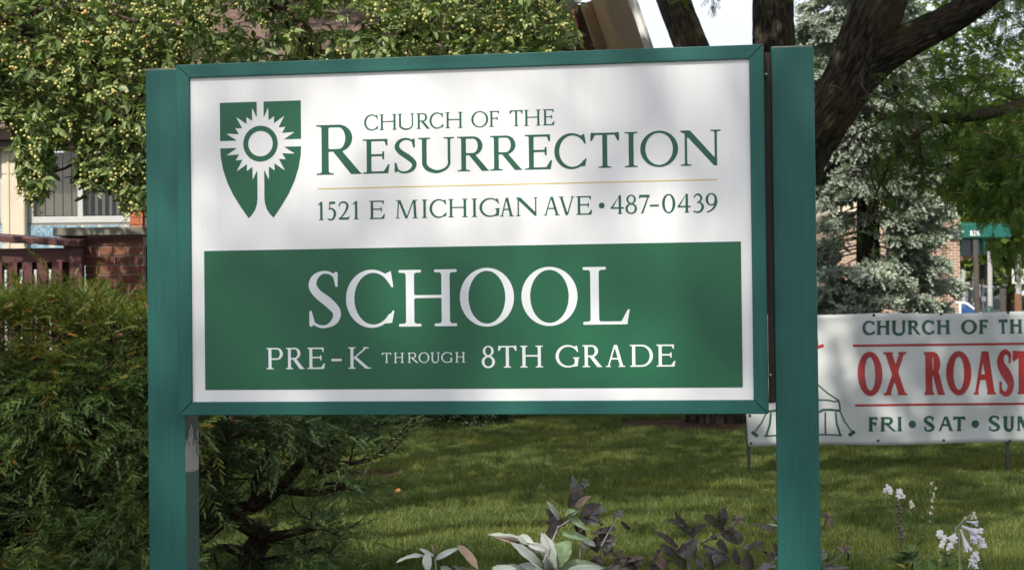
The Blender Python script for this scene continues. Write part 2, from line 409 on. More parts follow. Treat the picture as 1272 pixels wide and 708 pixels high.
            s.foot(A[0], A[1]+2*sf*.8, 0); s.foot(Bx[0], Bx[1]+2*sf*.8, 0); s.Y = s0
        elif ch == 'K':
            s.stem(xl); a = xl+th*.4
            s.U(s.poly([(a, .42), (a, .50), (W*.80, 1), (W*.80+tn*1.6, 1)]), s.poly([(a+.10, .60), (a+.02, .50), (W-th*1.5, 0), (W-th*.05, 0)]))
            s.foot(W*.82, tn+2*sf, 1, True); s.foot(W-th*.6, th*1.0+sf*1.3, 0)
        elif ch == 'X':
            s.U(s.diag(W-th*.6-sf*.5, th*.6+sf*.5, th), s.diag(th*.4+sf*.5, W-th*.5-sf*.5, th*.72)); 
            for x, y, w in ((th*.4+sf*.5, 0, th), (W-th*.6-sf*.5, 0, th*1.2)): s.foot(x, w+sf, y)
            for x, y, w in ((W-th*.5-sf*.5, 1, th), (th*.6+sf*.5, 1, th*1.2)): s.foot(x, w+sf, y, True)
        elif ch == '1':
            s.stem(W*.56, th*.95, t=0, sl=.9); s.U(s.poly([(W*.56+th*.4, 1), (W*.56-th*.3, .98), (.02, .86), (.02, .82), (W*.56-th*.3, .86)]))
        elif ch == '2':
            s.U(s.path([(.05*W, .74, tn), (.14*W, .90, tn*1.1), (.42*W, .965, tn*1.3), (.74*W, .88, th*.8), (.80*W, .71, th), (.66*W, .48, th*.75), (.36*W, .22, tn*1.2), (.06*W, .035, tn)]))
            s.U(s.rect(.02*W, W*.92, 0, tn*1.7), s.poly([(W*.92, 0), (W, .19), (W-tn*.6, .19), (W*.78, tn*1.5)]))
        elif ch == '3':
            s.U(s.path([(.08*W, .82, tn), (.26*W, .94, tn*1.1), (.52*W, .95, tn*1.5), (.74*W, .80, th*.85), (.66*W, .62, th*.6), (.40*W, .53, tn)]),
                s.path([(.40*W, .53, tn), (.68*W, .50, th*.6), (.88*W, .30, th), (.70*W, .08, th*.8), (.38*W, .01, tn*1.3), (.05*W, .06, tn*1.2)]))
        elif ch == '5':
            s.U(s.rect(.18*W, W*.92, 1-tn*1.9, 1), s.poly([(.18*W, 1), (.18*W+tn*.8, 1), (.16*W+tn*.8, .58), (.16*W, .58)]))
            s.U(s.path([(.17*W, .59, tn), (.48*W, .62, th*.6), (.80*W, .48, th*.95), (.86*W, .28, th), (.66*W, .07, th*.75), (.36*W, .01, tn*1.2), (.05*W, .05, tn*1.2)]))
        elif ch == '4':
            x = W*.70; s.stem(x, th*.95, t=0, sl=.7); s.U(s.rect(0, W, .28, .28+tn*1.2), s.poly([(0, .28), (0, .34), (x-th*.1, 1), (x+th*.47, 1), (x-th*.47, .90), (tn*1.6, .33)]))
        elif ch == '7':
            s.U(s.rect(.03*W, W, 1-tn*2, 1), s.poly([(.03*W, 1), (.0, .80), (tn*.7, .80), (.22*W, .95)]), s.poly([(W, 1), (W-th*.7, .93), (.18*W, 0), (.18*W+th*.8, 0)]))
        elif ch == '8': s.U(ring(W*.5, W*.41, th*.75, tn*.9, .52, yt), ring(W*.5, W*.5, th*.85, tn*1.1, yb, .56))
        elif ch == '9':
            s.U(ring(W*.47, W*.47, th*.9, tn, .34, yt), s.path([(W*.87, .68, th*.7), (W*.86, .50, th*.9), (W*.72, .28, th*.8), (W*.45, .10, tn*1.3), (W*.14, .01, tn)]))
        elif ch == '-': s.U(s.rect(0, W, .36, .36+max(tn*1.5, .08)))
        elif ch == '*': s.U(s.ell(W/2, .47, W/2, W/2))
        return s
    def mesh(s, place, merge=True):
        """flat polygons inside the outline; place(x, y) -> point"""
        d = s.d; ny, nx = d.shape; vid = {}; vs = []; fs = []
        def vert(x, y):
            k = (round(x, 5), round(y, 5))
            if k not in vid: vid[k] = len(vs); vs.append(place(x, y))
            return vid[k]
        ins = d < 0; full = ins[:-1, :-1] & ins[1:, :-1] & ins[:-1, 1:] & ins[1:, 1:]; some = ins[:-1, :-1] | ins[1:, :-1] | ins[:-1, 1:] | ins[1:, 1:]
        for j in range(ny-1):
            i = 0
            while i < nx-1:
                if full[j, i]:
                    k = i
                    while merge and k+1 < nx-1 and full[j, k+1]: k += 1
                    fs.append((vert(s.xs[i], s.ys[j]), vert(s.xs[k+1], s.ys[j]), vert(s.xs[k+1], s.ys[j+1]), vert(s.xs[i], s.ys[j+1]))); i = k+1; continue
                if some[j, i]:
                    C = [(i, j), (i+1, j), (i+1, j+1), (i, j+1)]; P = []
                    for q in range(4):
                        (a, b), (c, e) = C[q], C[(q+1) % 4]; d0, d1 = d[b, a], d[e, c]
                        if d0 < 0: P.append((s.xs[a], s.ys[b]))
                        if (d0 < 0) != (d1 < 0):
                            t = d0/(d0-d1); P.append((s.xs[a]+(s.xs[c]-s.xs[a])*t, s.ys[b]+(s.ys[e]-s.ys[b])*t))
                    if len(P) >= 3:
                        ids = []
                        for p in P:
                            v = vert(*p)
                            if v not in ids: ids.append(v)
                        if len(ids) >= 3: fs.append(tuple(ids))
                i += 1
        me = bpy.data.meshes.new('letter'); me.from_pydata(vs, [], fs); me.update(); return me

# ------------------------------------------------------------------ the church sign
sign = thing('church_sign', 'large green framed church and school sign board on two square posts', 'sign')
S_O = Vector((-.15759297, 6.1, 1.53431982))
S_R = Matrix(((.986131076, .165967806, -.000433046683), (-.165962016, .986112796, .00617757919), (.00145231214, -.00602003351, .999980825)))
sign.matrix_basis = Matrix.Translation(S_O) @ S_R.to_4x4()
def spart(mb, name, mat, parent=None, smooth=False): return mb.obj(name, mat, parent or sign, smooth, False)
ox, oz, ix, iz = .9872, .5929, .941, .5475; g = .0007; fd = .058
def rail(P, name, mat):   # mitred rails of the frame
    o = spart(MB().prism(P, 0, fd-.003), name, mat); bev(o, .0025, 2); return o
rail([(-ox+g, oz), (-ix+g, iz), (ix-g, iz), (ox-g, oz)], 'frame_rail', M['teal_x'])
rail([(-ix+g, -iz), (-ox+g, -oz), (ox-g, -oz), (ix-g, -iz)], 'frame_rail', M['teal_x'])
rail([(-ox, oz-g), (-ox, -oz+g), (-ix, -iz+g), (-ix, iz-g)], 'frame_rail', M['teal_z'])
rail([(ix, iz-g), (ix, -iz+g), (ox, -oz+g), (ox, oz-g)], 'frame_rail', M['teal_z'])
spart(MB().box(-ox+.02, ox-.02, fd-.003, fd+.05, -oz+.03, oz-.03), 'backing_board', M['dark_wood'])
panel = spart(MB().box(-ix-.01, ix+.01, .012, .03, -iz-.01, iz+.01), 'white_panel', M['sign_white'])
gp = spart(MB().box(-.8965, .9067, .0105, .0115, -.5074, -.0388), 'green_field', M['sign_green'], panel)
PF = fd-.001      # front plane of the posts
for nm, x0, x1, zt in (('post', -1.118, -.984, .588), ('post', 1.009, 1.1460, .5895)):
    mb = MB(); y0, y1 = PF, PF+.136
    zb = -1.56
    mb.box(x0, x1, y0, y1, zb, zt)
    mb.mi[3] = 1 if x0 < 0 else 0
    mb.mi = [m for m in mb.mi]
    p = spart(mb, nm, [M['teal_z'], M['post_side']]); bev(p, .004, 2)
    spart(MB().box(x0+.002, x1-.002, y0+.003, y1-.002, zt, zt+.003), 'post_cap', M['bare_wood'], p)
spart(MB().box(.9875, 1.008, .066, .14, -.56, .575), 'cleat', M['dark_wood'])
for z in (.50, -.47):
    mb = MB(); mb.ball((.993, .05, z), .006, 8, 6); mb.box(.988, .997, .03, .06, z-.004, z+.004); spart(mb, 'screw', M['screw'], None, True)

LINES = [  # name, baseline, cap line, letters with their left and right edges (m on the board), style
('c',.3529,.4054,[('C',-.3362,-.2877),('H',-.2833,-.2244),('U',-.2213,-.1644),('R',-.1576,-.112),('C',-.1133,-.0659),('H',-.0598,-.001),('O',.0278,.0845),('F',.0875,.1234),('T',.1562,.1998),('H',.2041,.2596),('E',.2663,.3054)],(.13,.068,.085,.04)),
('r',.2088,.3752,[('R',-.5016,-.3465)],(.145,.052,.11,.03)),
('e',.2088,.3234,[('E',-.3417,-.2504),('S',-.2349,-.1558),('U',-.1533,-.0304),('R',-.0206,.0856),('R',.0893,.1961),('E',.2058,.2962),('C',.3035,.4102),('T',.4222,.5175),('I',.5324,.5798),('O',.5858,.7085),('N',.7138,.8444)],(.14,.062,.115,.038)),
('a',.0574,.1184,[('1',-.4986,-.4767),('5',-.4641,-.4359),('2',-.4266,-.3891),('1',-.3797,-.356),('E',-.3218,-.2678),('M',-.2324,-.1552),('I',-.1454,-.1207),('C',-.1164,-.0581),('H',-.0532,.0123),('I',.0214,.0489),('G',.0519,.1188),('A',.1189,.1686),('N',.1722,.2459),('A',.264,.3211),('V',.3134,.3709),('E',.3733,.4259),('*',.448,.4671),('4',.4868,.5301),('8',.5349,.5728),('7',.5794,.6143),('-',.6149,.6444),('0',.6544,.6974),('4',.7045,.7473),('3',.7561,.7901),('9',.7954,.8345)],(.14,.07,.085,.044)),
('s',-.3011,-.1136,[('S',-.5329,-.4206),('C',-.4036,-.2385),('H',-.2234,-.0265),('O',-.0169,.1642),('O',.1891,.3746),('L',.3927,.5456)],(.148,.052,.13,.05)),
('p',-.4392,-.3679,[('P',-.6809,-.6237),('R',-.6132,-.5501),('E',-.5391,-.478),('-',-.4561,-.4208),('K',-.3977,-.3238),('8',.054,.0984),('T',.109,.1709),('H',.1827,.2584),('G',.2999,.3758),('R',.3886,.4524),('A',.4629,.5305),('D',.5438,.6186),('E',.6301,.6914)],(.145,.07,.10,.05)),
('t',-.4212,-.3872,[('T',-.2827,-.2514),('H',-.2423,-.2081),('R',-.1954,-.1594),('O',-.1582,-.1223),('U',-.1175,-.0865),('G',-.0817,-.0447),('H',-.0346,-.0013)],(.13,.07,.10,.055)),
]
for nm, v0, v1, items, (th, tn, sf, st) in LINES:
    H = v1-v0; white = nm in 'spt'
    for ch, u0, u1 in items:
        gl = G((u1-u0)/H, th, tn, sf, st, .05).draw(ch)
        yy = .0098 if white else .0113
        me = gl.mesh(lambda x, y: (u0+x*H, yy, v0+y*H))
        link('letter', me, gp if white else panel, M['sign_white_letter'] if white else M['sign_green_letter'], False)
link('gold_line', MB().box(-.498, .8335, .0113, .0119, .1606, .1640).mesh('gold_line'), panel, M['gold'], False)
# shield emblem with a sun and cross cut out of it
class E(G):
    def __init__(s):
        s.h = .0022; s.xs = np.arange(-.15, .1501, s.h); s.ys = np.arange(-.26, .15, s.h); s.X, s.Y = np.meshgrid(s.xs, s.ys); s.d = np.full_like(s.X, 9.0); s.k = .01
e = E(); hw = .1415; tip = .0435; gw = .0120
side = [(hw, .1415), (hw, -.012), (hw*.985, -.045), (hw*.93, -.085), (hw*.83, -.128), (hw*.68, -.172), (hw*.50, -.212), (tip, -.2505)]
inner = [(tip*.72, -.238), (tip*.47, -.222), (tip*.33, -.203), (gw, -.185)]
right = [(gw, .1415)]+side+inner
pts = []
for k in range(12):
    a = math.radians([17, 47.5, 77, 103, 132.5, 163, 197, 227.5, 257, 283, 312.5, 343][k]); pts.append((a, .126))
for a in (32, 62, 118, 148, 212, 242, 298, 328): pts.append((math.radians(a), .104))
for a in (0, 90, 180, 270): pts.append((math.radians(a), .085))
pts.sort(); P = []
for i, (a, r) in enumerate(pts):
    b = pts[(i+1) % len(pts)][0]; b += 2*PI if b < a else 0
    P.append((r*math.cos(a), r*math.sin(a))); P.append((.0825*math.cos((a+b)/2), .0825*math.sin((a+b)/2)))
star = e.poly(P); X0 = e.X
for sgn in (1, -1):
    e.X = X0*sgn; half = e.poly(right)
    for top in (True, False):
        q = np.maximum(np.maximum(half, -star), (.0125-e.Y) if top else (e.Y+.0125)); e.X = X0; e.d = q; e.X = X0*sgn
        me = e.mesh(lambda x, y: (-.6955+x, .0113, .3190+y)); link('shield_quarter', me, panel, M['sign_green'], False)
e.X = X0; e.d = np.abs(np.hypot(e.X, e.Y)-.0515)-.0088
link('sun_ring', e.mesh(lambda x, y: (-.6955+x, .0113, .3190+y)), panel, M['sign_green'], False)
# ------------------------------------------------------------------ materials of the place
t = NT('lawn_soil'); v = t.coords('Object'); n = t.noise(v, 1.1, 6, .6); n2 = t.noise(v, 22, 5)
M['soil'] = t.done(t.pbr(t.mix(t.ramp(n2, [(.35, (0, 0, 0)), (.7, (1, 1, 1))]), t.ramp(n, [(.3, (.022, .036, .010)), (.7, (.05, .065, .018))]), (.055, .05, .028)), .95, t.bump(n2, .6, .02), .1))
M['mulch'] = plain('bark_mulch', (.10, .055, .035), .95, .55, 26, 1, .1, bd=.03)
M['pavement'] = plain('concrete_pavement', (.30, .28, .26), .9, .15, 3, .2, .2)
M['asphalt'] = plain('asphalt', (.06, .06, .062), .9, .2, 6, .3, .2)
t = NT('grass_blade'); a = t.n('ShaderNodeAttribute'); a.attribute_name = 'tint'
col = t.ramp(a.outputs['Fac'], [(0, (.052, .092, .022)), (.5, (.125, .170, .048)), (.8, (.28, .30, .10)), (.93, (.32, .29, .13)), (1, (.38, .33, .17))])
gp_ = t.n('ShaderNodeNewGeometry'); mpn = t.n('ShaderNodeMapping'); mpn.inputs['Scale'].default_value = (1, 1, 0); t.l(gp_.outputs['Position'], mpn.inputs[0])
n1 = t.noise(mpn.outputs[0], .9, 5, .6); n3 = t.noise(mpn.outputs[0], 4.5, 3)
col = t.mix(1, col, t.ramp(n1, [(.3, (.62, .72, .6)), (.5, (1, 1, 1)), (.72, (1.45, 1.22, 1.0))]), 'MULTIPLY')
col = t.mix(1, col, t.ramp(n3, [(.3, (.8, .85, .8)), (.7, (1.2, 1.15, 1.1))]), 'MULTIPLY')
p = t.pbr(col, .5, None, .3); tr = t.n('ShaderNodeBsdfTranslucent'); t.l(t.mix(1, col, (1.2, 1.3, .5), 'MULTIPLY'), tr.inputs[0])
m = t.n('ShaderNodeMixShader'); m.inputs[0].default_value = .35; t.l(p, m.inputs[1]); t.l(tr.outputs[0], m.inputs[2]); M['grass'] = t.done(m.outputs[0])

M['crab_leaf'] = leaf_mat('crab_apple_leaf', (.095, .165, .052), (.29, .35, .15), .32, .42, .45)
M['crab_fruit'] = leaf_mat('crab_apple_fruit', (.46, .46, .15), (.56, .50, .21), .1, .4, .4, (.58, .22, .08))
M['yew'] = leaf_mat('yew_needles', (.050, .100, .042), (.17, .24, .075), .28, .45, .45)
M['yew_tip'] = leaf_mat('yew_lit_needles', (.10, .15, .035), (.24, .28, .07), .3, .45, .4, (.42, .22, .07))  # lighter needle colour paints the sunlit top; rusty tips are their own colour
M['spruce'] = leaf_mat('blue_spruce_needles', (.25, .30, .27), (.47, .52, .465), .1, .6, .3)
M['locust'] = leaf_mat('honey_locust_leaf', (.050, .105, .030), (.16, .23, .05), .48, .5, .3)
M['far_leaf'] = leaf_mat('street_tree_leaf', (.07, .12, .03), (.17, .23, .06), .4, .6, .2)
M['shade_leaf'] = leaf_mat('maple_leaf', (.05, .09, .02), (.09, .14, .03), .25, .5, .3)
M['hedge'] = leaf_mat('dark_hedge_leaf', (.018, .042, .02), (.04, .07, .03), .15, .5, .4)

def bark_mat(name, c0, c1, sc_=7, strength=1.0, bd=.05):
    t = NT(name); v = t.coords(attr='bark', scale=(1, 1, .33)); n = t.noise(v, sc_*1.6, 10, .75, .25)
    vo = t.n('ShaderNodeTexVoronoi', feature='DISTANCE_TO_EDGE'); t.l(v, vo.inputs['Vector']); vo.inputs['Scale'].default_value = sc_*2.3
    h = t.math('ADD', n, t.math('MULTIPLY', vo.outputs['Distance'], .7))
    mid = tuple((a+b)/2 for a, b in zip(c0, c1))
    col = t.ramp(h, [(.44, c0), (.58, mid), (.76, c1)])
    moss = t.ramp(t.noise(t.coords('Object'), 1.7, 4), [(.5, (0, 0, 0)), (.68, (.5, .5, .5))])
    col = t.mix(moss, col, (c1[0]*1.2, c1[1]*1.1, c1[2]*.62))
    return t.done(t.pbr(col, .9, t.bump(h, strength, bd), .2))
M['bark'] = bark_mat('furrowed_bark', (.011, .009, .007), (.090, .074, .053))
M['twig'] = bark_mat('twig_bark', (.03, .022, .016), (.10, .075, .055), 20, .5, .005)
M['yew_bark'] = bark_mat('yew_bark', (.020, .014, .010), (.075, .050, .038), 18, .8, .01)

t = NT('brown_brick'); inf = t.n('ShaderNodeObjectInfo')
def brick_mat(name, cols):
    t = NT(name); inf = t.n('ShaderNodeObjectInfo'); col = t.ramp(inf.outputs['Random'], [(i/(len(cols)-1), c) for i, c in enumerate(cols)])
    n = t.noise(t.coords('Object'), 35, 6, .65); col = t.mix(1, col, t.ramp(n, [(.3, (.72, .72, .72)), (.7, (1.2, 1.2, 1.2))]), 'MULTIPLY')
    return t.done(t.pbr(col, .85, t.bump(n, .7, .006), .2))
M['brick_red'] = brick_mat('red_brown_brick', [(.12, .048, .034), (.18, .068, .045), (.15, .062, .045), (.23, .10, .066), (.09, .040, .032)])
M['brick_orange'] = brick_mat('orange_brick', [(.46, .14, .06), (.52, .19, .09), (.40, .11, .055)])
M['mortar'] = plain('mortar', (.26, .235, .21), .9, .15, 30, .4, .2)
M['stone'] = plain('cream_limestone', (.62, .54, .42), .8, .07, 6, .25, .3, stretch=(1, 1, .4))
M['cap_stone'] = plain('weathered_cap_stone', (.19, .18, .145), .9, .35, 10, .6, .2)
M['maroon'] = plain('maroon_painted_wood', (.095, .034, .031), .55, .22, 9, .3, .4, stretch=(.3, 1, 1))
M['rod'] = plain('galvanised_rod', (.60, .60, .58), .45, .12, 20, .1, .5)
M['alu'] = plain('pale_window_frame', (.50, .50, .49), .45, .06, 6, .05, .5)
M['blind'] = plain('pale_fabric_blind', (.46, .42, .34), .8, .06, 4, .05, .2)
M['blind_dark'] = plain('grey_fabric_blind', (.30, .30, .29), .8, .1, 4, .05, .2)
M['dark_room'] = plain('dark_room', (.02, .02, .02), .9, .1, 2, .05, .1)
M['soffit_dark'] = plain('brown_soffit', (.10, .075, .058), .8, .15, 3, .1, .2)
M['shake'] = brick_mat('cedar_shake', [(.11, .07, .055), (.15, .095, .075), (.075, .05, .042), (.18, .12, .095), (.13, .085, .066)])
M['roof_under'] = plain('roof_felt', (.05, .035, .03), .9, .2, 6, .2, .2)
M['tan'] = plain('tan_soffit', (.32, .20, .09), .7, .08, 3, .1, .3)
M['tan_beam'] = plain('tan_beam', (.36, .25, .15), .7, .08, 3, .1, .3)
M['white_trim'] = plain('white_fascia', (.74, .73, .72), .6, .06, 3, .1, .4)
M['pink_wall'] = plain('pink_stucco', (.16, .10, .08), .85, .12, 5, .3, .2)
t = NT('window_glass'); gl = t.n('ShaderNodeBsdfGlossy'); gl.inputs['Roughness'].default_value = .03; tp = t.n('ShaderNodeBsdfTransparent'); m = t.n('ShaderNodeMixShader')
fr = t.n('ShaderNodeFresnel'); fr.inputs[0].default_value = 1.5; t.l(t.math('MULTIPLY', fr.outputs[0], .8), m.inputs[0]); t.l(tp.outputs[0], m.inputs[1]); t.l(gl.outputs[0], m.inputs[2]); M['glass'] = t.done(m.outputs[0])
t = NT('blue_mosaic'); inf = t.n('ShaderNodeObjectInfo')
M['tile'] = t.done(t.pbr(t.ramp(inf.outputs['Random'], [(0, (.16, .30, .42)), (.35, (.25, .40, .50)), (.6, (.36, .49, .55)), (.8, (.12, .24, .38)), (.93, (.60, .62, .55)), (1, (.75, .70, .55))]), .25, None, .5))
t = NT('far_brick'); v = t.coords('Object'); b = t.n('ShaderNodeTexBrick')
sp = t.n('ShaderNodeSeparateXYZ'); t.l(v, sp.inputs[0]); cb = t.n('ShaderNodeCombineXYZ'); t.l(t.math('ADD', sp.outputs[0], sp.outputs[1]), cb.inputs[0]); t.l(sp.outputs[2], cb.inputs[1])
t.l(cb.outputs[0], b.inputs['Vector']); b.inputs['Scale'].default_value = 1; b.inputs['Brick Width'].default_value = .24; b.inputs['Row Height'].default_value = .085; b.inputs['Mortar Size'].default_value = .011
b.inputs['Color1'].default_value = (.27, .165, .115, 1); b.inputs['Color2'].default_value = (.34, .215, .15, 1); b.inputs['Mortar'].default_value = (.50, .43, .36, 1)
M['far_brick'] = t.done(t.pbr(b.outputs[0], .85, t.bump(b.outputs['Fac'], -.5, .01), .2))

# ------------------------------------------------------------------ ground
def sheet(name, P, z, mat, sub=0):
    mb = MB(); mb.add([(x, y, z) for x, y in P], [tuple(range(len(P)))])
    o = mb.obj(name, mat); o['kind'] = 'structure'; return o
sheet('lawn_ground', [(-400, -60), (400, -60), (400, 1200), (-400, 1200)], 0, M['soil'])
sheet('garden_bed', [(-3.2, 5.2), (3.4, 4.9), (3.4, 8.15), (1.2, 8.3), (-1.0, 8.35), (-3.6, 9.4)], .006, M['mulch'])
sheet('footpath', [(-60, -1.2), (60, -1.2), (60, 1.0), (-60, 1.0)], .008, M['pavement'])
sheet('street', [(-400, -14), (400, -14), (400, -3.2), (-400, -3.2)], .004, M['asphalt'])
sheet('side_street', [(14, 46), (60, 46), (60, 400), (22, 400)], .008, M['pavement'])
def blob(name, c, rx, ry, z, mat, seed):
    r = random.Random(seed); n = 36
    P = [(c.x+rx*math.cos(2*PI*i/n)*(1+r.uniform(-.12, .12)), c.y+ry*math.sin(2*PI*i/n)*(1+r.uniform(-.12, .12))) for i in range(n)]
    return sheet(name, P, z, mat)
TREE = at(905, 528, 20.2); TREE.z = 0
blob('tree_mulch', Vector((TREE.x-.25, 19.8, 0)), .95, 1.2, .008, M['mulch'], 3)
blob('tree_mulch', Vector((-1.15, 14.2, 0)), .48, .75, .008, M['mulch'], 4)
blob('tree_mulch', Vector((.12, 21.0, 0)), .28, .6, .008, M['mulch'], 5)
# grass: a tuft patch of real blades laid out again and again over the lawn
pr = np.random.default_rng(3); NB = 2300; S = .5
bx = pr.uniform(-S/2, S/2, NB); by = pr.uniform(-S/2, S/2, NB); h = pr.uniform(.022, .055, NB)*(1+.35*np.sin(bx*17+1)*np.cos(by*13)); w = pr.uniform(.0022, .0040, NB)
th = pr.uniform(0, 2*PI, NB); le = pr.uniform(.1, .75, NB)*h; la = pr.uniform(0, 2*PI, NB)
c, s_ = np.cos(th)*w/2, np.sin(th)*w/2; ex, ey = np.cos(la)*le, np.sin(la)*le
V = np.stack([np.stack([bx-c, by-s_, 0*h], 1), np.stack([bx+c, by+s_, 0*h], 1), np.stack([bx+c*.8+ex*.35, by+s_*.8+ey*.35, h*.6], 1), np.stack([bx-c*.8+ex*.35, by-s_*.8+ey*.35, h*.6], 1), np.stack([bx+ex, by+ey, h*.97], 1)], 1).reshape(-1, 3)
fs = []
for i in range(NB): k = i*5; fs += [(k, k+1, k+2, k+3), (k+3, k+2, k+4)]
me = bpy.data.meshes.new('grass'); me.from_pydata(V.tolist(), [], fs); a = me.attributes.new('tint', 'FLOAT', 'POINT'); a.data.foreach_set('value', np.repeat(pr.beta(1.6, 2.0, NB), 5).astype(np.float32))
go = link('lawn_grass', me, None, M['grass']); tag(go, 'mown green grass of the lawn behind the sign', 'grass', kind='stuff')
ng = bpy.data.node_groups.new('lay_out_grass', 'GeometryNodeTree'); ng.interface.new_socket('Geometry', in_out='INPUT', socket_type='NodeSocketGeometry'); ng.interface.new_socket('Geometry', in_out='OUTPUT', socket_type='NodeSocketGeometry')
gi = ng.nodes.new('NodeGroupInput'); gout = ng.nodes.new('NodeGroupOutput')
spots = []
for iy in range(0, 44):
    y = 8.2+iy*.37
    hw_ = .30*y+.4
    x = -hw_
    while x < hw_+.35:
        X_, Y_ = x+random.uniform(-.1, .1), y+random.uniform(-.1, .1)
        ok = ((X_-TREE.x+.25)/1.0)**2+((Y_-19.8)/1.25)**2 > 1.05 and ((X_+1.15)/.48)**2+((Y_-14.2)/.75)**2 > .9 and ((X_-.12)/.28)**2+((Y_-21)/.6)**2 > 1
        if ok and X_ > -6: spots.append((X_, Y_, 0))
        x += .37
# the laying-out points are loose vertices of the same mesh, flagged by an attribute
nv = len(me.vertices); me.vertices.add(len(spots)); co = np.empty((nv+len(spots))*3, dtype=np.float32); me.vertices.foreach_get('co', co); co = co.reshape(-1, 3); co[nv:] = spots; me.vertices.foreach_set('co', co.ravel())
fl = me.attributes.new('spot', 'BOOLEAN', 'POINT'); fl.data.foreach_set('value', np.array([False]*nv+[True]*len(spots)))
na = ng.nodes.new('GeometryNodeInputNamedAttribute'); na.data_type = 'BOOLEAN'; na.inputs[0].default_value = 'spot'
sep = ng.nodes.new('GeometryNodeSeparateGeometry'); sep.domain = 'POINT'; ng.links.new(gi.outputs[0], sep.inputs[0]); ng.links.new(na.outputs[0], sep.inputs[1])
iop = ng.nodes.new('GeometryNodeInstanceOnPoints'); ng.links.new(sep.outputs[0], iop.inputs['Points']); ng.links.new(sep.outputs[1], iop.inputs['Instance'])
rv = ng.nodes.new('FunctionNodeRandomValue'); rv.data_type = 'FLOAT_VECTOR'; rv.inputs[0].default_value = (0, 0, 0); rv.inputs[1].default_value = (0, 0, 6.283)
rs = ng.nodes.new('FunctionNodeRandomValue'); rs.data_type = 'FLOAT_VECTOR'; rs.inputs[0].default_value = (1, 1, .6); rs.inputs[1].default_value = (1.15, 1.15, 1.55)
e2r = ng.nodes.new('FunctionNodeEulerToRotation'); ng.links.new(rv.outputs[0], e2r.inputs[0]); ng.links.new(e2r.outputs[0], iop.inputs['Rotation']); ng.links.new(rs.outputs[0], iop.inputs['Scale'])
ng.links.new(iop.outputs[0], gout.inputs[0]); md = go.modifiers.new('lay_out', 'NODES'); md.node_group = ng
# fallen leaves
lf = MB().add([(-.3, 0, 0), (0, -.5, .02), (.3, 0, .03), (.12, .5, .02), (-.12, .45, 0)], [(0, 1, 2), (0, 2, 3, 4)]).mesh('fallen_leaf'); lf.materials.append(plain('dry_leaf', (.36, .15, .05), .8, .2, 30))
for i, (px, py, lab) in enumerate([(494, 617, 'small reddish dry leaf on the lawn near the yew'), (543, 635, 'small orange dry leaf on the lawn in front of the reddish one'), (736, 591, 'small brown dry leaf far out on the lawn')]):
    Y = CZ*F/(py-HORIZ); p = at(px, py, Y); o = bpy.data.objects.new('fallen_leaf', lf); COL.objects.link(o); o.location = (p.x, Y, .05); o.scale = (.07, .12, .1); o.rotation_euler = (.2, .1, i*2)
    tag(o, lab, 'leaf', 'dry leaves fallen on the lawn')

# ------------------------------------------------------------------ leaf shapes
LEAF = ([(0, 0, 0), (-.20, .30, .07), (0, .34, 0), (.20, .30, .07), (-.19, .64, .03), (0, .68, -.05), (.19, .64, .03), (0, 1, -.16)],
        [(0, 2, 1), (0, 3, 2), (1, 2, 5, 4), (2, 3, 6, 5), (4, 5, 7), (5, 6, 7)])
LEAF2 = ([(0, 0, 0), (-.24, .35, .02), (0, .36, -.05), (.24, .35, .02), (-.16, .7, -.12), (0, .72, -.17), (.16, .7, -.12), (.05, 1, -.34)], LEAF[1])
BROAD = ([(0, 0, 0), (-.45, .35, .05), (0, .4, -.03), (.45, .35, .05), (-.3, .75, -.05), (.3, .75, -.05), (0, 1.05, -.15)], [(0, 2, 1), (0, 3, 2), (1, 2, 4), (2, 3, 5), (2, 6, 4), (2, 5, 6)])
YEW = [shoot(28, 1, .25, .062, True, .12, k) for k in (1, 2, 3)]+[shoot(26, 1, .23, .064, False, .05, k) for k in (4, 5)]
SPR = [shoot(26, 1, .30, .17, False, .05, k) for k in (6, 7, 8)]
def frond(seed):
    r = random.Random(seed); v = [(-.01, 0, 0), (.01, 0, 0), (0, 1, -.25)]; f = [(0, 1, 2)]
    for i in range(9):
        y = .1+.1*i; z = -.25*y*y
        for sg in (-1, 1):
            l = .20*(1-.3*abs(i-4)/4.)*r.uniform(.8, 1.1); wv = .045; k = len(v); dz = r.uniform(-.10, .04)
            v += [(0, y, z), (sg*l*.5, y-wv+.02, z+dz*.5), (sg*l, y+.05, z+dz), (sg*l*.5, y+wv+.02, z+dz*.5)]; f.append((k, k+1, k+2, k+3))
    return v, f
FROND = [frond(1), frond(2), frond(3)]
def scatter(name, tm, D, T, size, tint, mat, parent=None, width=None, kind='stuff'):
    n = len(T); which = rng.integers(0, len(tm), n)
    me = cloud_mesh(name, tm, which, bases(np.asarray(D, float), rng.normal(0, .6, n), size, width), np.asarray(T, float), tint)
    me.materials.append(mat); o = link(name, me, parent)
    if kind: o['kind'] = kind
    return o
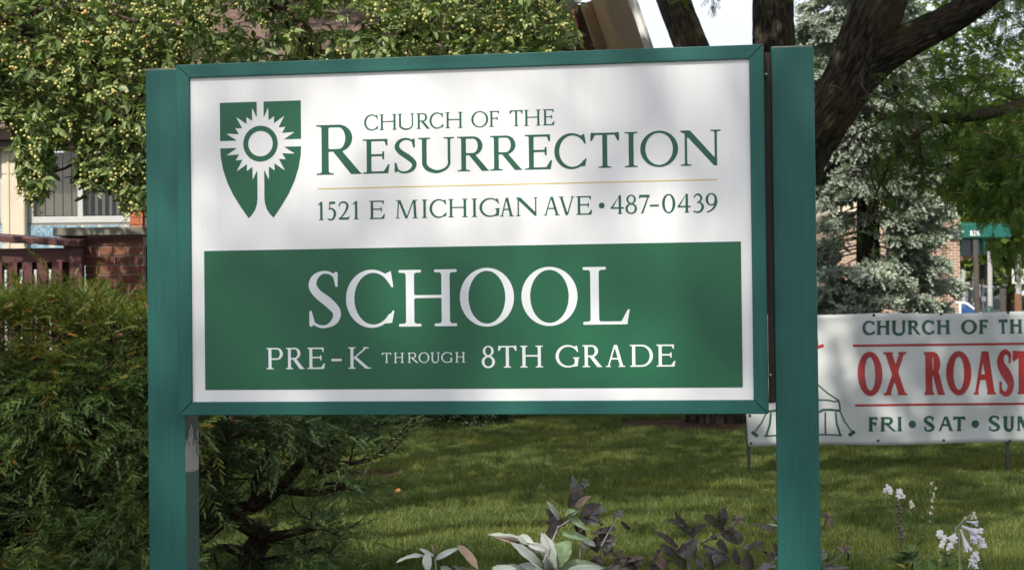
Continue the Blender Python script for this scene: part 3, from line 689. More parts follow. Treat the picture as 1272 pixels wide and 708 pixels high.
def grow(mb, p, d, L, r, depth, tips, rnd, wig=.35, up=0.0, kids=3, sides=5, drop=.62, disp=0):
    """a wiggling branch with side branches; tips collects (place, direction) along the thin ends"""
    n = 6; P = [Vector(p)]; d = Vector(d).normalized(); dirs = [d.copy()]
    for i in range(n):
        d = (d+Vector((rnd.gauss(0, wig), rnd.gauss(0, wig), rnd.gauss(0, wig)+up))*.5).normalized(); P.append(P[-1]+d*(L/n)); dirs.append(d.copy())
    mb.tube(P, [r*(1-.55*i/n) for i in range(n+1)], sides, disp=disp)
    if depth <= 1:
        for i in range(2, n+1): tips.append((P[i].copy(), dirs[i].copy()))
    if depth > 0:
        for k in range(kids):
            i = rnd.randint(2, n); a = Vector((rnd.gauss(0, 1), rnd.gauss(0, 1), rnd.gauss(0, .8))).normalized()
            grow(mb, P[i], (dirs[i]+a*.95).normalized(), L*drop*rnd.uniform(.7, 1.2), r*(1-.55*i/n)*.62, depth-1, tips, rnd, wig, up, kids, max(3, sides-1), drop)
    return P
def smooth_line(P, n=6):
    P = [Vector(p) for p in P]; Q = []
    for i in range(len(P)-1):
        p0, p1, p2, p3 = P[max(i-1, 0)], P[i], P[i+1], P[min(i+2, len(P)-1)]
        for k in range(n):
            t = k/n; Q.append(.5*((2*p1)+(-p0+p2)*t+(2*p0-5*p1+4*p2-p3)*t*t+(-p0+3*p1-3*p2+p3)*t**3))
    Q.append(P[-1]); return Q
def lerp_r(rs, n):
    out = []
    for i in range(len(rs)-1): out += [rs[i]+(rs[i+1]-rs[i])*k/n for k in range(n)]
    return out+[rs[-1]]

# ------------------------------------------------------------------ the big honey locust: three stems from one trunk, limbs, hanging leaves
big = thing('locust_tree', 'big rough-barked tree forking into three stems behind the sign', 'tree', tuple(TREE))
TR = at(941, 300, 20.2); YB = 20.2
def stem(P, R, name, parent=big, n=20, sides=110, disp=.055):
    Q = smooth_line(P, n); return MB().tube(Q, lerp_r(R, n), sides, disp=disp, dscale=2.0).obj(name, M['bark'], parent, True)
base = [TREE+Vector((-.1, 0, -.2)), TREE+Vector((-.03, 0, .35)), at(918, 440, YB), at(938, 340, YB), at(950, 270, YB)]
tk = stem(base, [.40, .33, .32, .36, .42], 'trunk')
stem([at(952, 300, YB), at(915, 180, YB+.1), at(868, 80, YB+.3), at(836, 0, YB+.4), at(790, -130, YB+.6), at(760, -330, YB+.9), at(700, -560, YB+1.5)], [.34, .28, .185, .175, .16, .13, .08], 'stem', big)
stem([at(952, 300, YB), at(955, 180, YB+.5), at(961, 80, YB+.7), at(960, 0, YB+.8), at(964, -150, YB+.9), at(985, -350, YB+.8), at(970, -620, YB+1)], [.34, .27, .24, .22, .21, .17, .1], 'stem', big)
stem([at(935, 340, YB), at(962, 255, YB-.2), at(1006, 174, YB-.5), at(1046, 114, YB-.8), at(1068, 66, YB-.9), at(1084, 25, YB-1), at(1096, 0, YB-1), at(1120, -80, YB-1), at(1130, -240, YB-1.2), at(1170, -480, YB-1.2)], [.34, .30, .27, .26, .27, .27, .25, .22, .17, .1], 'stem', big)
stem([at(1058, 104, YB-.8), at(1092, 72, YB-.95), at(1130, 50, YB-1.1), at(1185, 22, YB-1.3), at(1228, -8, YB-1.5), at(1300, -70, YB-1.9), at(1400, -180, YB-2.5)], [.22, .20, .17, .15, .13, .11, .07], 'limb', big)
rnd = random.Random(11); tips = []; mb = MB()
LY = 17.5
limb = smooth_line([at(1330, 120, LY), at(1245, 137, LY), at(1190, 147, LY+.1), at(1155, 145, LY+.1), at(1115, 142, LY+.3), at(1092, 150, LY+.4)], 5)
mb.tube(limb, lerp_r([.085, .06, .05, .045, .03, .012], 5), 8)
l2 = smooth_line([at(1172, 147, LY+.1), at(1140, 165, LY), at(1122, 182, LY), at(1100, 215, LY-.1), at(1085, 250, LY)], 5); mb.tube(l2, lerp_r([.035, .03, .02, .014, .008], 5), 6)
for Pn in limb[3:]+l2[4:]:
    for k in range(1): grow(mb, Pn, Vector((rnd.gauss(-.3, .8), rnd.gauss(0, .5), rnd.gauss(-.1, .8))), rnd.uniform(.35, .8), .010, 1, tips, rnd, .55, 0, 2, 4)
mb.obj('low_branch', M['twig'], big, True)
FT, FD = [], []
for p, d in tips:
    for k in range(2):
        FT.append(p+Vector((rnd.gauss(0, .07), rnd.gauss(0, .07), rnd.gauss(-.02, .07)))); FD.append((rnd.gauss(0, .7), rnd.gauss(0, .7), rnd.uniform(-.9, .1)))
# hanging leaf masses seen at the right of the frame: (x, y, radius x, radius y, depth, how many)
mb = MB()
for (px, py, rx, ryy_, Y, n) in [(1190, -20, 80, 40, 21.5, 300), (1250, 40, 60, 60, 21.5, 520), (1190, 75, 50, 32, 21.5, 300), (1250, 120, 60, 40, 21, 320), (1170, 110, 40, 25, 21.5, 130),
        (1250, 205, 46, 46, 16.5, 1100), (1205, 215, 30, 30, 17.5, 260), (1236, 250, 36, 14, 16.5, 330), (1272, 256, 26, 26, 16.2, 300), (1180, 172, 50, 18, 18, 150), (1125, 195, 40, 24, 17.8, 100),
        (1095, 225, 40, 20, 18.2, 46), (1165, 235, 36, 14, 17.6, 110), (1110, 55, 30, 30, 22.5, 60), (1018, 120, 16, 50, 22.5, 50), (1300, 180, 60, 120, 16.5, 700), (1320, 20, 60, 90, 18, 500), (870, -10, 26, 12, 20, 40), (985, -30, 80, 30, 21, 160), (1232, 305, 8, 10, 16.6, 24), (1262, 322, 8, 16, 16.3, 36)]:
    ns = max(4, n//9)
    for k in range(ns):
        a = rnd.gauss(0, .5); b = rnd.gauss(0, .5); c = at(px+rx*a, py+ryy_*b, Y+rnd.gauss(0, .5))
        d = Vector((rnd.gauss(0, .8), rnd.gauss(0, .6), rnd.uniform(-.7, .2))).normalized(); L = rnd.uniform(.2, .42) if py+ryy_*b < 225 else rnd.uniform(.10, .2)
        mb.tube([c-d*L*.5, c+Vector((0, 0, .02)), c+d*L*.5], [.007, .005, .003], 3)
        for q in range(12):
            t_ = rnd.uniform(-.5, .55); FT.append(c+d*L*t_+Vector((rnd.gauss(0, .02), rnd.gauss(0, .02), rnd.gauss(0, .02)))); FD.append((d.x+rnd.gauss(0, .7), d.y+rnd.gauss(0, .7), d.z+rnd.gauss(-.25, .5)))
mb.obj('twig', M['twig'], big)
bpy.data.objects['twig']['kind'] = 'stuff'
# the high crown out of frame, which shades lawn and banner
UT, UD = [], []
CR = [(1.2, 13.5, 9.2, 3.0), (4.8, 14, 9.5, 3.0), (2.5, 19, 10.5, 3.4), (-1.8, 17.5, 10.5, 2.6), (6.5, 19, 9.0, 3.0), (5.0, 9.5, 9.5, 2.3), (8.5, 14.5, 8.2, 2.4), (.2, 23, 11, 3), (-3.6, 22, 11, 3)]
for (x, y, z, r) in CR:
    for k in range(int(95*r*r)):
        v_ = Vector((rnd.gauss(0, 1), rnd.gauss(0, 1), rnd.gauss(0, .7))); v_ *= r*rnd.random()**.4/v_.length
        c = Vector((x, y, z))+v_
        if c.z < 1.3+.19*c.y+.5 or noise.noise(c*.75+Vector((3, 1, 7)))+.35*noise.noise(c*2) > .10: continue
        for q in range(6): UT.append(c+Vector((rnd.gauss(0, .16), rnd.gauss(0, .16), rnd.gauss(0, .10)))); UD.append((rnd.gauss(0, 1), rnd.gauss(0, 1), rnd.gauss(-.2, .5)))
kp = [i for i, q in enumerate(FT) if not (HORIZ-F*(q.z-CZ)/q.y < 232 and HORIZ-F*(q.z-CZ)/q.y > 50 and 636+F*q.x/q.y < 1088 and q.y < 20.4)]; FT = [FT[i] for i in kp]; FD = [FD[i] for i in kp]
FT = np.array([tuple(x) for x in FT]); FD = np.array([tuple(x) for x in FD]); nF = len(FT)
scatter('crown', FROND, FD, FT, rng.uniform(.10, .165, nF), rng.beta(1.6, 1.8, nF), M['locust'], big)
UT = np.array([tuple(x) for x in UT]); UD = np.array([tuple(x) for x in UD]); nU = len(UT)
scatter('crown', [BROAD], UD, UT, rng.uniform(.16, .28, nU), rng.beta(1.6, 1.8, nU), M['locust'], big)

# ------------------------------------------------------------------ shade trees on the street side, behind the camera
def shade_tree(label, base, crowns, n, leaf=.17, gap=None):
    t = thing('maple_tree', label, 'tree', base, 'street trees behind the camera'); b = Vector(base); T, D = [], []; mb = MB()
    for (x, y, z, r) in crowns:
        c = Vector((x, y, z)); mid = b.lerp(c, .5)+Vector((0, 0, (c.z-b.z)*.12))
        mb.tube(smooth_line([b, b.lerp(mid, .5)+Vector((0, 0, .6)), mid, c], 4), lerp_r([.26, .2, .14, .05], 4), 10)
        k = 0
        for _ in range(int(n*r*r/7)):
            v_ = Vector((rnd.gauss(0, 1), rnd.gauss(0, 1), rnd.gauss(0, 1))); v_ *= r*rnd.random()**.45/v_.length; e_ = c+v_
            if gap is not None and noise.noise(e_*.85+Vector((2, 5, 1)))+.4*noise.noise(e_*2.1) > gap: continue
            for q in range(7): T.append(e_+Vector((rnd.gauss(0, .2), rnd.gauss(0, .2), rnd.gauss(0, .14)))); D.append((rnd.gauss(0, 1), rnd.gauss(0, 1), rnd.gauss(-.3, .5)))
    mb.obj('trunk', M['bark'], t, True)
    T = np.array([tuple(x) for x in T]); D = np.array([tuple(x) for x in D]); m_ = len(T)
    scatter('crown', [BROAD], D, T, rng.uniform(leaf*.7, leaf*1.3, m_), rng.beta(1.6, 1.8, m_), M['shade_leaf'], t)
SC = S_O+SUN*24
shade_tree('tall street maple across the road throwing dappled shade on the sign', (SC.x+1.0, SC.y-1, 0), [(SC.x-.9, SC.y, SC.z+.0, 2.0), (SC.x+1.3, SC.y+.4, SC.z-.2, 2.0), (SC.x-.9, SC.y-.6, SC.z-2.2, 2.0), (SC.x+1.6, SC.y-.6, SC.z-2.4, 1.8)], 520, .16, .02)
shade_tree('street maple on the right verge shading the lawn', (5.2, 3.5, 0), [(2.8, 3.2, 11.2, 2.4), (5.4, 4.4, 11.6, 2.6), (.6, 3.4, 11.8, 2.0)], 460, .17, .09)
shade_tree('unseen street maple on the left verge, added to shade the lawn', (-4.6, 6.0, 0), [(-3.0, 8.8, 10.4, 2.2), (-.7, 6.4, 10.8, 2.4), (1.4, 9.2, 10.6, 2.4), (-1.4, 11.6, 10.6, 2.2), (-1.7, 2.2, 10.9, 1.5)], 440, .17, .09)  # out-of-view tree, crowns placed to darken the lawn
# ------------------------------------------------------------------ the school building on the left
WY = 18.0
def X(px, Y, py=200): return at(px, py, Y).x
def Zh(py, Y, px=100): return at(px, py, Y).z
bld = thing('school_building', 'low school building with cedar shake roof, stone pillars and blue mosaic below the windows', 'building', (-5, WY, 0))
def bpart(mb, name, mat, parent=None, b=0):
    o = mb.obj(name, mat, parent or bld)
    if b: bev(o, b, 1)
    return o
zt = Zh(181, WY); zs = Zh(277, WY)
x0, x1 = X(5.4, WY, 240), X(34, WY, 240)
bpart(MB().box(x0, x1, WY-.10, WY+.25, 0, zt+.1), 'stone_pillar', M['stone'], None, .012)
bpart(MB().box(x0+.055, x0+.075, WY-.112, WY-.10, 0, zt), 'moulding', M['stone'])
for zz in (.9, 1.95, 2.62): bpart(MB().box(x0-.001, x1+.001, WY-.1015, WY-.09, zz, zz+.008), 'mortar_joint', M['mortar'])
def window(xa, xb, z0, z1, split, drape):
    fw = .045; y0 = WY+.02; mb = MB()
    mb.box(xa, xa+fw, y0, y0+.07, z0, z1); mb.box(xb-fw, xb, y0, y0+.07, z0, z1); mb.box(xa+fw, xb-fw, y0, y0+.07, z1-fw, z1); mb.box(xa+fw, xb-fw, y0-.015, y0+.07, z0, z0+.065)
    fr = bpart(mb, 'window_frame', M['alu'], None, .004)
    mb = MB(); mb.box(split-.025, split+.025, y0-.006, y0+.064, z0+.066, z1-fw-.001); bpart(mb, 'mullion', M['alu'], fr, .003)
    for k, (a, b) in enumerate(((xa+fw, split-.025), (split+.025, xb-fw))):
        bpart(MB().box(a, b, y0+.03, y0+.036, z0+.066, z1-fw-.001), 'pane', M['glass'], fr)
        n = int((b-a)/(.074 if k == 0 else .066)); w = (b-a)/n
        for i in range(n):
            cx = a+(i+.5)*w; mat = M['blind'] if k == 0 else M['blind_dark']; q = MB(); ww = w*(.86 if k == 0 else .42)
            q.box(-ww/2, ww/2, -.003, .003, z0+.08, z1-.06, 0, Matrix.Translation((cx, y0+.13, 0)) @ Matrix.Rotation(.32+random.uniform(-.08, .08), 4, 'Z'))
            bpart(q, 'blind_slat', mat, fr)
window(X(34.5, WY, 240), X(161, WY, 240), zs, zt, X(99, WY, 240), True)
window(X(5.0, WY, 240)-1.15, X(5.0, WY, 240), zs, zt, X(5, WY, 240)-.5, True)
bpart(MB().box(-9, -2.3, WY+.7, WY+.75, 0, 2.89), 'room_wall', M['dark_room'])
for k_ in range(1, 4):
    bx_ = x0-1.17-(k_-1)*1.39; bpart(MB().box(bx_-.22, bx_-.001, WY-.10, WY+.25, 0, zt+.1), 'stone_pillar', M['stone'], None, .012)
    if k_ < 3: window(bx_-1.39, bx_-.222, zs, zt, bx_-.7, True); bpart(MB().box(bx_-1.168, bx_-.222, WY+.01, WY+.2, .9, zs-.003), 'panel', M['alu'])
bpart(MB().box(-9, -2.3, WY+.03, WY+.3, 0, .898), 'plinth', M['brick_red'])
def mosaic(xa, xb, z0, z1):
    bpart(MB().box(xa, xb, WY+.012, WY+.06, z0, z1), 'mosaic_bed', M['mortar']); T = MB(); s_ = .0235
    for i in range(int((xb-xa)/s_)):
        for j in range(int((z1-z0)/s_)):
            a, c = xa+i*s_+.0012, z0+j*s_+.0012; k = len(T.v); T.box(a, a+s_-.0025, WY+.004+random.uniform(0, .002), WY+.014, c, c+s_-.0025)
            tt = random.choice([.05, .2, .35, .45, .55, .62, .7, .97 if random.random() < .45 else .5]);
            for q in range(k, len(T.v)): T.tint[q] = tt
    o = bpart(T, 'mosaic_tiles', M['mosaic']); o['kind'] = 'stuff'
t = NT('mosaic_glaze'); a = t.n('ShaderNodeAttribute'); a.attribute_name = 'tint'
M['mosaic'] = t.done(t.pbr(t.ramp(a.outputs['Fac'], [(0, (.13, .26, .38)), (.3, (.22, .38, .50)), (.6, (.36, .50, .57)), (.75, (.17, .33, .45)), (.93, (.42, .52, .55)), (.97, (.72, .66, .48))]), .3, None, .5))
mosaic(X(34.5, WY, 290), X(161.5, WY, 290), .9, zs-.004); mosaic(X(5, WY, 290)-1.1, X(5.2, WY, 290), .9, zs-.004)
def brick_block(parent, xa, xb, z0, z1, y, L, H, mat, depth=.09, off=0, gap=.010, ends=True):
    """running-bond bricks, each an object, standing a little proud of a mortar bed"""
    proto = {}; r = 0; z = z0
    bpart(MB().box(xa+.004, xb-.004, y+.007, y+depth, z0, z1), 'mortar_bed', M['mortar'], parent)
    while z < z1-.02:
        x = xa-(L*.5+gap*.5 if (r+off) % 2 else 0); h = min(H-gap, z1-z)
        while x < xb-.01:
            a, b = max(x, xa), min(x+L-gap, xb)
            if b-a > .012:
                key = (round(b-a, 3), round(h, 3))
                if key not in proto:
                    m_ = MB().box(-(b-a)/2, (b-a)/2, 0, depth*.5, 0, h, 0, None, .0012).mesh('brick'); m_.materials.append(mat); proto[key] = m_
                o = bpy.data.objects.new('brick', proto[key]); COL.objects.link(o); o.parent = parent; o.matrix_parent_inverse = wm(parent).inverted()
                o.location = ((a+b)/2, y+random.uniform(-.0025, .0025), z)
            x += L
        z += H; r += 1
brick_block(bld, X(161.8, WY, 260), X(177.5, WY, 260), 1.35, zt, WY-.02, .215, .0705, M['brick_orange'])
bpart(MB().box(X(161.8, WY, 260), X(177.5, WY, 260), WY-.0, WY+.3, 0, 1.35), 'pier_base', M['brick_orange'])
bpart(MB().box(X(178, WY), -2.3, WY+.02, WY+.3, 0, zt), 'wall', M['pink_wall']); bpart(MB().box(-2.299, -2.05, WY+.02, 24.0, 0, 2.89), 'wall', M['pink_wall']); bpart(MB().box(-2.04, .5, 24.0, 24.3, 0, 2.89), 'wall', M['pink_wall'])
bpart(MB().box(-9, .6, 17.78, 17.85, 2.86, 3.02), 'fascia', M['soffit_dark']); bpart(MB().box(-9, .6, 17.851, WY+.6, 2.90, 2.93), 'soffit', M['soffit_dark'])
bpart(MB().box(-9, -2.31, WY-.05, WY+.3, zt+.002, 2.89), 'lintel', M['soffit_dark'])
SL = math.atan(.40); RM = Matrix.Translation((0, 17.68, 3.03)) @ Matrix.Rotation(SL, 4, 'X')
RXE = at(700, 0, 21).x
bpart(MB().box(-9, RXE, 0, 10, -.10, -.01, 0, RM), 'roof', M['roof_under'])
shp = []
for k in range(6):
    m_ = MB().box(-.075, .075, 0, .22, .0, .017, 0, None, .004).mesh('shingle'); m_.materials.append(M['shake']); shp.append(m_)
rest = MB(); cnt = 0
for j in range(0, 62):
    yy = j*.125; x = -9+random.uniform(0, .1); vis = 12 <= j <= 44
    while x < RXE-.05:
        w = random.uniform(.10, .19); c = RM @ Vector((x+w/2, yy, 0)); px = 636+F*c.x/c.y; py = HORIZ-F*(c.z-CZ)/c.y
        if vis and 205 < px < 480 and -8 < py < 75 and cnt < 300:
            o = bpy.data.objects.new('shingle', random.choice(shp)); COL.objects.link(o); o.parent = bld; o.matrix_parent_inverse = wm(bld).inverted()
            o.matrix_basis = RM @ Matrix.Translation((x+w/2, yy, random.uniform(0, .006))) @ Matrix.Rotation(.045, 4, 'X') @ Matrix.Diagonal((w/.155, 1, 1, 1)); cnt += 1
        else: rest.box(x+.002, x+w-.004, yy, yy+.14, 0, random.uniform(.012, .026), 0, RM @ Matrix.Translation((0, 0, .003)) @ Matrix.Rotation(.0, 4, 'X'))
        x += w
o = bpart(rest, 'shingles', M['shake']); o['kind'] = 'stuff'

# the steep gable of the church behind
ch = thing('church_gable', 'steep brick church gable with deep tan soffit and white edge boards', 'building', (1, 26, 0))
A0, A1 = 24.0, 29.4
def gp3(px, py, Y): return at(px, py, Y)
e0, e1 = gp3(754.5, -78, A0), gp3(856, 220, A0)     # lower edge line of the front of the roof slab
dirv = (e1-e0).normalized(); nrm = Vector((dirv.z, 0, -dirv.x)).normalized()
if nrm.x < 0: nrm = -nrm
back = Vector((0, A1-A0, 0)); th_ = .06
def slab(p, q, d, n, t_, name, mat, par=None):
    vs = [p, q, q+d, p+d, p+n*t_, q+n*t_, q+d+n*t_, p+d+n*t_]; return bpart(MB().add(vs, [(0, 3, 2, 1), (4, 5, 6, 7), (0, 1, 5, 4), (1, 2, 6, 5), (2, 3, 7, 6), (3, 0, 4, 7)]), name, mat, par or ch)
slab(e0, e1, back, nrm, th_, 'roof_soffit', M['tan'])
slab(e0+Vector((0, -.04, 0))-nrm*.01, e1+Vector((0, -.04, 0))-nrm*.01, Vector((0, .037, 0)), nrm, .075, 'fascia', M['white_trim'])
slab(e0+Vector((0, -.075, 0))+nrm*.066, e1+Vector((0, -.075, 0))+nrm*.066, Vector((0, .09, 0)), nrm, .03, 'drip_edge', M['alu'])
slab(e0+nrm*.061, e1+nrm*.061, back, nrm, .03, 'roof', M['roof_under'])
b0, b1 = e0+Vector((0, A1-A0-.35, 0)), e1+Vector((0, A1-A0-.35, 0))
slab(b0-nrm*.16, b1-nrm*.16, Vector((0, .32, 0)), nrm, .155, 'beam', M['tan_beam'])
wz = MB(); l = gp3(668, 130, A1+.02); wz.prism([(l.x, 1.5), (b1.x, 1.5), (b1.x, b1.z), (b0.x, b0.z), (l.x, b0.z)], A1+.02, A1+.3); bpart(wz, 'gable_wall', M['pink_wall'])
brick_block(ch, gp3(704, 20, A1).x, gp3(718, 20, A1).x, 2.4, 6.3, A1-.06, .22, .075, M['brick_red'])
brick_block(ch, gp3(733, 20, A1).x, gp3(743, 20, A1).x, 2.4, 5.42, A1-.06, .22, .075, M['brick_red'])
w0, w1 = gp3(690, 27, 27), gp3(739, -13, 27); dv = (w1-w0).normalized(); nv = Vector((-dv.z, 0, dv.x))
slab(w0, w1, Vector((0, .08, 0)), nv, .13, 'barge_board', M['white_trim'])

# ------------------------------------------------------------------ terrace wall and wooden fence
FY = 13.0
pier = thing('brick_pier', 'red brick terrace pier with a weathered stone cap, speckled with leaf shadows', 'wall', (X(142, FY, 330), FY, 0))
xa, xb = X(106, FY, 330), X(179, FY, 330); zc = Zh(293.5, FY, 120)
brick_block(pier, xa, xb, zc-.0665*13, zc, FY, .2045, .0665, M['brick_red'])
bpart(MB().box(xa+.01, xb-.01, FY+.06, FY+.4, 0, zc), 'core', M['mortar'], pier); bpart(MB().box(xa, xb, FY+.0, FY+.06, 0, zc-.0665*13), 'foundation', M['mortar'], pier)
brick_block(pier, X(74, FY, 330), xa-.003, zc-.0665*3, zc, FY+.10, .2045, .0665, M['brick_red'], .2)
o = bpart(MB().box(X(67.5, FY, 290), X(183, FY, 290), FY-.05, FY+.42, zc+.002, Zh(282.5, FY, 120)), 'cap_stone', M['cap_stone'], pier); bev(o, .008, 2)
fe = thing('terrace_fence', 'maroon painted wooden terrace fence with sloping top rail and pale rods', 'fence', (X(40, FY, 330), FY-.15, 0))
fy = FY-.10; xl, xr = X(-60, FY, 330), X(107.5, FY, 330); zr0 = Zh(301, FY, 100); zr1 = zr0+.05
vs = [(xl, fy-.10, zr1+.03), (xr, fy-.10, zr0+.005), (xr, fy+.08, zr0+.02), (xl, fy+.08, zr1+.045), (xl, fy-.10, zr1-.02), (xr, fy-.10, zr0-.04), (xr, fy+.08, zr0-.03), (xl, fy+.08, zr1-.01)]
o = bpart(MB().add(vs, [(0, 1, 2, 3), (4, 7, 6, 5), (0, 4, 5, 1), (1, 5, 6, 2), (2, 6, 7, 3), (3, 7, 4, 0)]), 'top_rail', M['maroon'], fe); bev(o, .006, 2)
bpart(MB().box(xl, xr-.09, fy-.01, fy+.02, Zh(326.5, FY, 60), zr0-.042), 'rail_board', M['maroon'], fe)
bpart(MB().box(xr-.088, xr-.004, fy-.035, fy+.06, 0, zr0-.042), 'post', M['maroon'], fe)
x = X(-58, FY, 330)
bw = 12.6/F*FY; pitch = 18.4/F*FY
k = 0
zb0 = Zh(326, FY, 60)
while x < xr-.15:
    o = bpart(MB().box(x, x+bw, fy-.045, fy-.012, .15, zb0), 'slat', M['maroon'], fe); bev(o, .003, 1)
    x += pitch; k += 1
bpart(MB().box(xl, xr-.09, fy+.0, fy+.03, .35, .47), 'lower_rail', M['maroon'], fe); bpart(MB().box(xl, xr-.09, fy+.04, fy+.06, .1, zr0-.05), 'back_board', M['maroon'], fe)
for px in (-4, 15, 34, 51.5, 69.5):
    bpart(MB().tube([(X(px, FY, 350), fy-.056, .2), (X(px, FY, 350), fy-.056, Zh(335.5, FY, 50))], [.0105, .0105], 8), 'rod', M['rod'], fe, 0)
bpart(MB().box(xb+.01, xb+.05, FY+.1, FY+.3, 0, Zh(303, FY, 181)), 'gap_box', M['soffit_dark'], pier)  # dark box filling the gap beside the pier

# ------------------------------------------------------------------ crab apple tree
crab = thing('crab_apple_tree', 'crab apple tree loaded with yellow fruit, drooping over sign and window', 'tree', (X(212, 11.4, 500), 11.4, 0))
cb = Vector(crab.location); rc = random.Random(5); mb = MB()
fork = cb+Vector((.05, 0, 1.15)); mb.tube(smooth_line([cb, cb+Vector((.06, 0, .6)), fork], 5), lerp_r([.12, .09, .09], 5), 14, disp=.04); mb.obj('trunk', M['twig'], crab, True)
mb = MB(); ctips = []
for P, R in [([fork, at(300, 200, 11.2), at(200, 130, 10.8), at(80, 60, 10.5), at(-40, 20, 10.3), at(-200, 60, 10)], [.09, .07, .05, .035, .025, .012]),
             ([fork, at(440, 150, 11.2), at(482, 60, 11), at(520, 25, 10.8), at(600, -30, 10.6), at(660, -40, 10.5)], [.07, .055, .045, .038, .03, .012]),
             ([at(500, 40, 11), at(560, 48, 10.7), at(640, 40, 10.5), at(690, 58, 10.4), at(722, 66, 10.3)], [.04, .03, .022, .014, .006]),
             ([fork, at(380, 100, 11), at(360, 20, 11), at(330, -80, 11), at(340, -220, 11)], [.09, .07, .05, .04, .015]),
             ([at(365, 30, 11), at(300, -20, 10.5), at(200, -60, 10), at(60, -90, 9.8)], [.04, .03, .02, .01]),
             ([at(200, 130, 10.8), at(150, 150, 10.4), at(110, 190, 10.2), at(80, 210, 10)], [.03, .022, .014, .006]), ([at(110, 60, 10.5), at(70, 110, 10.2), at(50, 160, 10), at(42, 215, 9.9)], [.025, .018, .012, .005]),
             ([at(0, 28, 10.2), at(60, 10, 10), at(120, 14, 9.9), at(180, 30, 9.8)], [.022, .018, .012, .006]), ([at(200, 130, 10.6), at(160, 190, 10.1), at(150, 230, 10)], [.02, .014, .005])]:
    mb.tube(smooth_line(P, 5), lerp_r(R, 5), 8)
    for q in smooth_line(P, 4)[4:]:
        if rc.random() < .45: grow(mb, q, Vector((rc.gauss(0, 1), rc.gauss(-.2, .6), rc.gauss(.45, .5))), rc.uniform(.2, .45), .006, 1, ctips, rc, .45, 0, 2, 4)
o = mb.obj('branches', M['twig'], crab, True); o['kind'] = 'stuff'
LOW = [(-400, 120), (-60, 150), (12, 150), (24, 200), (30, 240), (46, 262), (58, 235), (64, 185), (92, 172), (102, 235), (118, 250), (135, 232), (160, 262), (182, 268), (230, 240), (680, 90), (698, 64), (712, 50), (714, -60)]
def low(px):
    for (a, b), (c, d) in zip(LOW, LOW[1:]):
        if a <= px <= c: return b+(d-b)*(px-a)/(c-a)
    return -100
HOLES = [(288, 22, 26, 16), (425, 22, 50, 18), (395, 50, 46, 8), (318, 45, 20, 14), (215, 30, 12, 9), (345, 12, 18, 14), (78, 212, 10, 10), (712, 8, 24, 20)]
CT, CD, CS = [], [], []; FTs = []; tw = MB()
sp = 0
while sp < 4300:
    px, py = rc.uniform(-160, 760), rc.uniform(-110, 265)
    if py > low(px)-6: continue
    if px > 205 and py > 105: continue
    pr_ = 1.0
    for hx, hy, hrx, hry in HOLES:
        if ((px-hx)/hrx)**2+((py-hy)/hry)**2 < 1: pr_ = .16
    if py < -20 or px < -30: pr_ *= .35
    if 220 < px < 480 and py > -10: pr_ *= .7
    if rc.random() > pr_: continue
    fringe = py > low(px)-70 and px < 200
    Y = rc.uniform(9.7, 10.3) if fringe else rc.uniform(9.6, 11.8)
    c = at(px, py, Y); sp += 1
    d = Vector((rc.gauss(0, .7), rc.gauss(-.3, .6), rc.uniform(-.9, .5))).normalized(); L = rc.uniform(.05, .13)
    tw.tube([c-d*L, c-d*L*.4+Vector((0, 0, .01)), c], [.0035, .003, .002], 3)
    for q in range(rc.randint(7, 10)):
        CT.append(c-d*L*rc.random()*.8); w = d*.5+Vector((rc.gauss(0, .8), rc.gauss(-.25, .7), rc.gauss(-.25, .55))); CD.append(w); CS.append(rc.choice([rc.uniform(.035, .055), rc.uniform(.05, .088)]))
    pf = .62 if px < 260 else (.42 if px < 480 else .6)
    if rc.random() < pf:
        for q in range(rc.randint(3, 7)): FTs.append((c+Vector((rc.gauss(0, .019), rc.gauss(-.02, .019), rc.gauss(-.022, .019))), 1 if (px < 120 and py < 110) or rc.random() < .06 else 0))
o = tw.obj('twigs', M['twig'], crab); o['kind'] = 'stuff'
CT = np.array([tuple(x) for x in CT]); CD = np.array([tuple(x) for x in CD]); CS = np.array(CS); n = len(CT)
which = rng.integers(0, 2, n); Mx = bases(CD, rng.normal(0, .7, n), CS); tint = rng.beta(1.8, 1.8, n)
# the leaves that show largest are objects of their own
qx = 636+F*CT[:, 0]/CT[:, 1]; qy = HORIZ-F*(CT[:, 2]-CZ)/CT[:, 1]
score = CS/CT[:, 1]*((qx > 8) & (qx < 715) & (qy > 4) & ((qy < 72) | (qx < 176)) & (CT[:, 1] < 10.2)); big_i = np.argsort(-score)[:280]; mask = np.ones(n, bool); mask[big_i] = False
lm = []
for tv, tf in (LEAF, LEAF2):
    for tt in (.2, .5, .8):
        m_ = MB(); m_.add(tv, tf, tint=tt); q = m_.mesh('leaf'); q.materials.append(M['crab_leaf']); lm.append(q)
cinv = wm(crab).inverted()
for i in big_i:
    o = bpy.data.objects.new('leaf', lm[which[i]*3+int(tint[i]*2.99)]); COL.objects.link(o); o.parent = crab; o.matrix_parent_inverse = cinv
    m4 = Matrix([list(Mx[i][r])+[CT[i][r]] for r in range(3)]+[[0, 0, 0, 1]]); o.matrix_basis = m4
me = cloud_mesh('leaves', [LEAF, LEAF2], which[mask], Mx[mask], CT[mask], tint[mask]); me.materials.append(M['crab_leaf']); o = link('crown', me, crab); o['kind'] = 'stuff'
ib = MB().ball((0, 0, 0), 1, 7, 5); BT = np.array([tuple(x[0]) for x in FTs]); nb = len(BT)
tb = np.clip(rng.uniform(0, .85, nb)+np.array([x[1] for x in FTs])*rng.uniform(0, .35, nb), 0, 1)
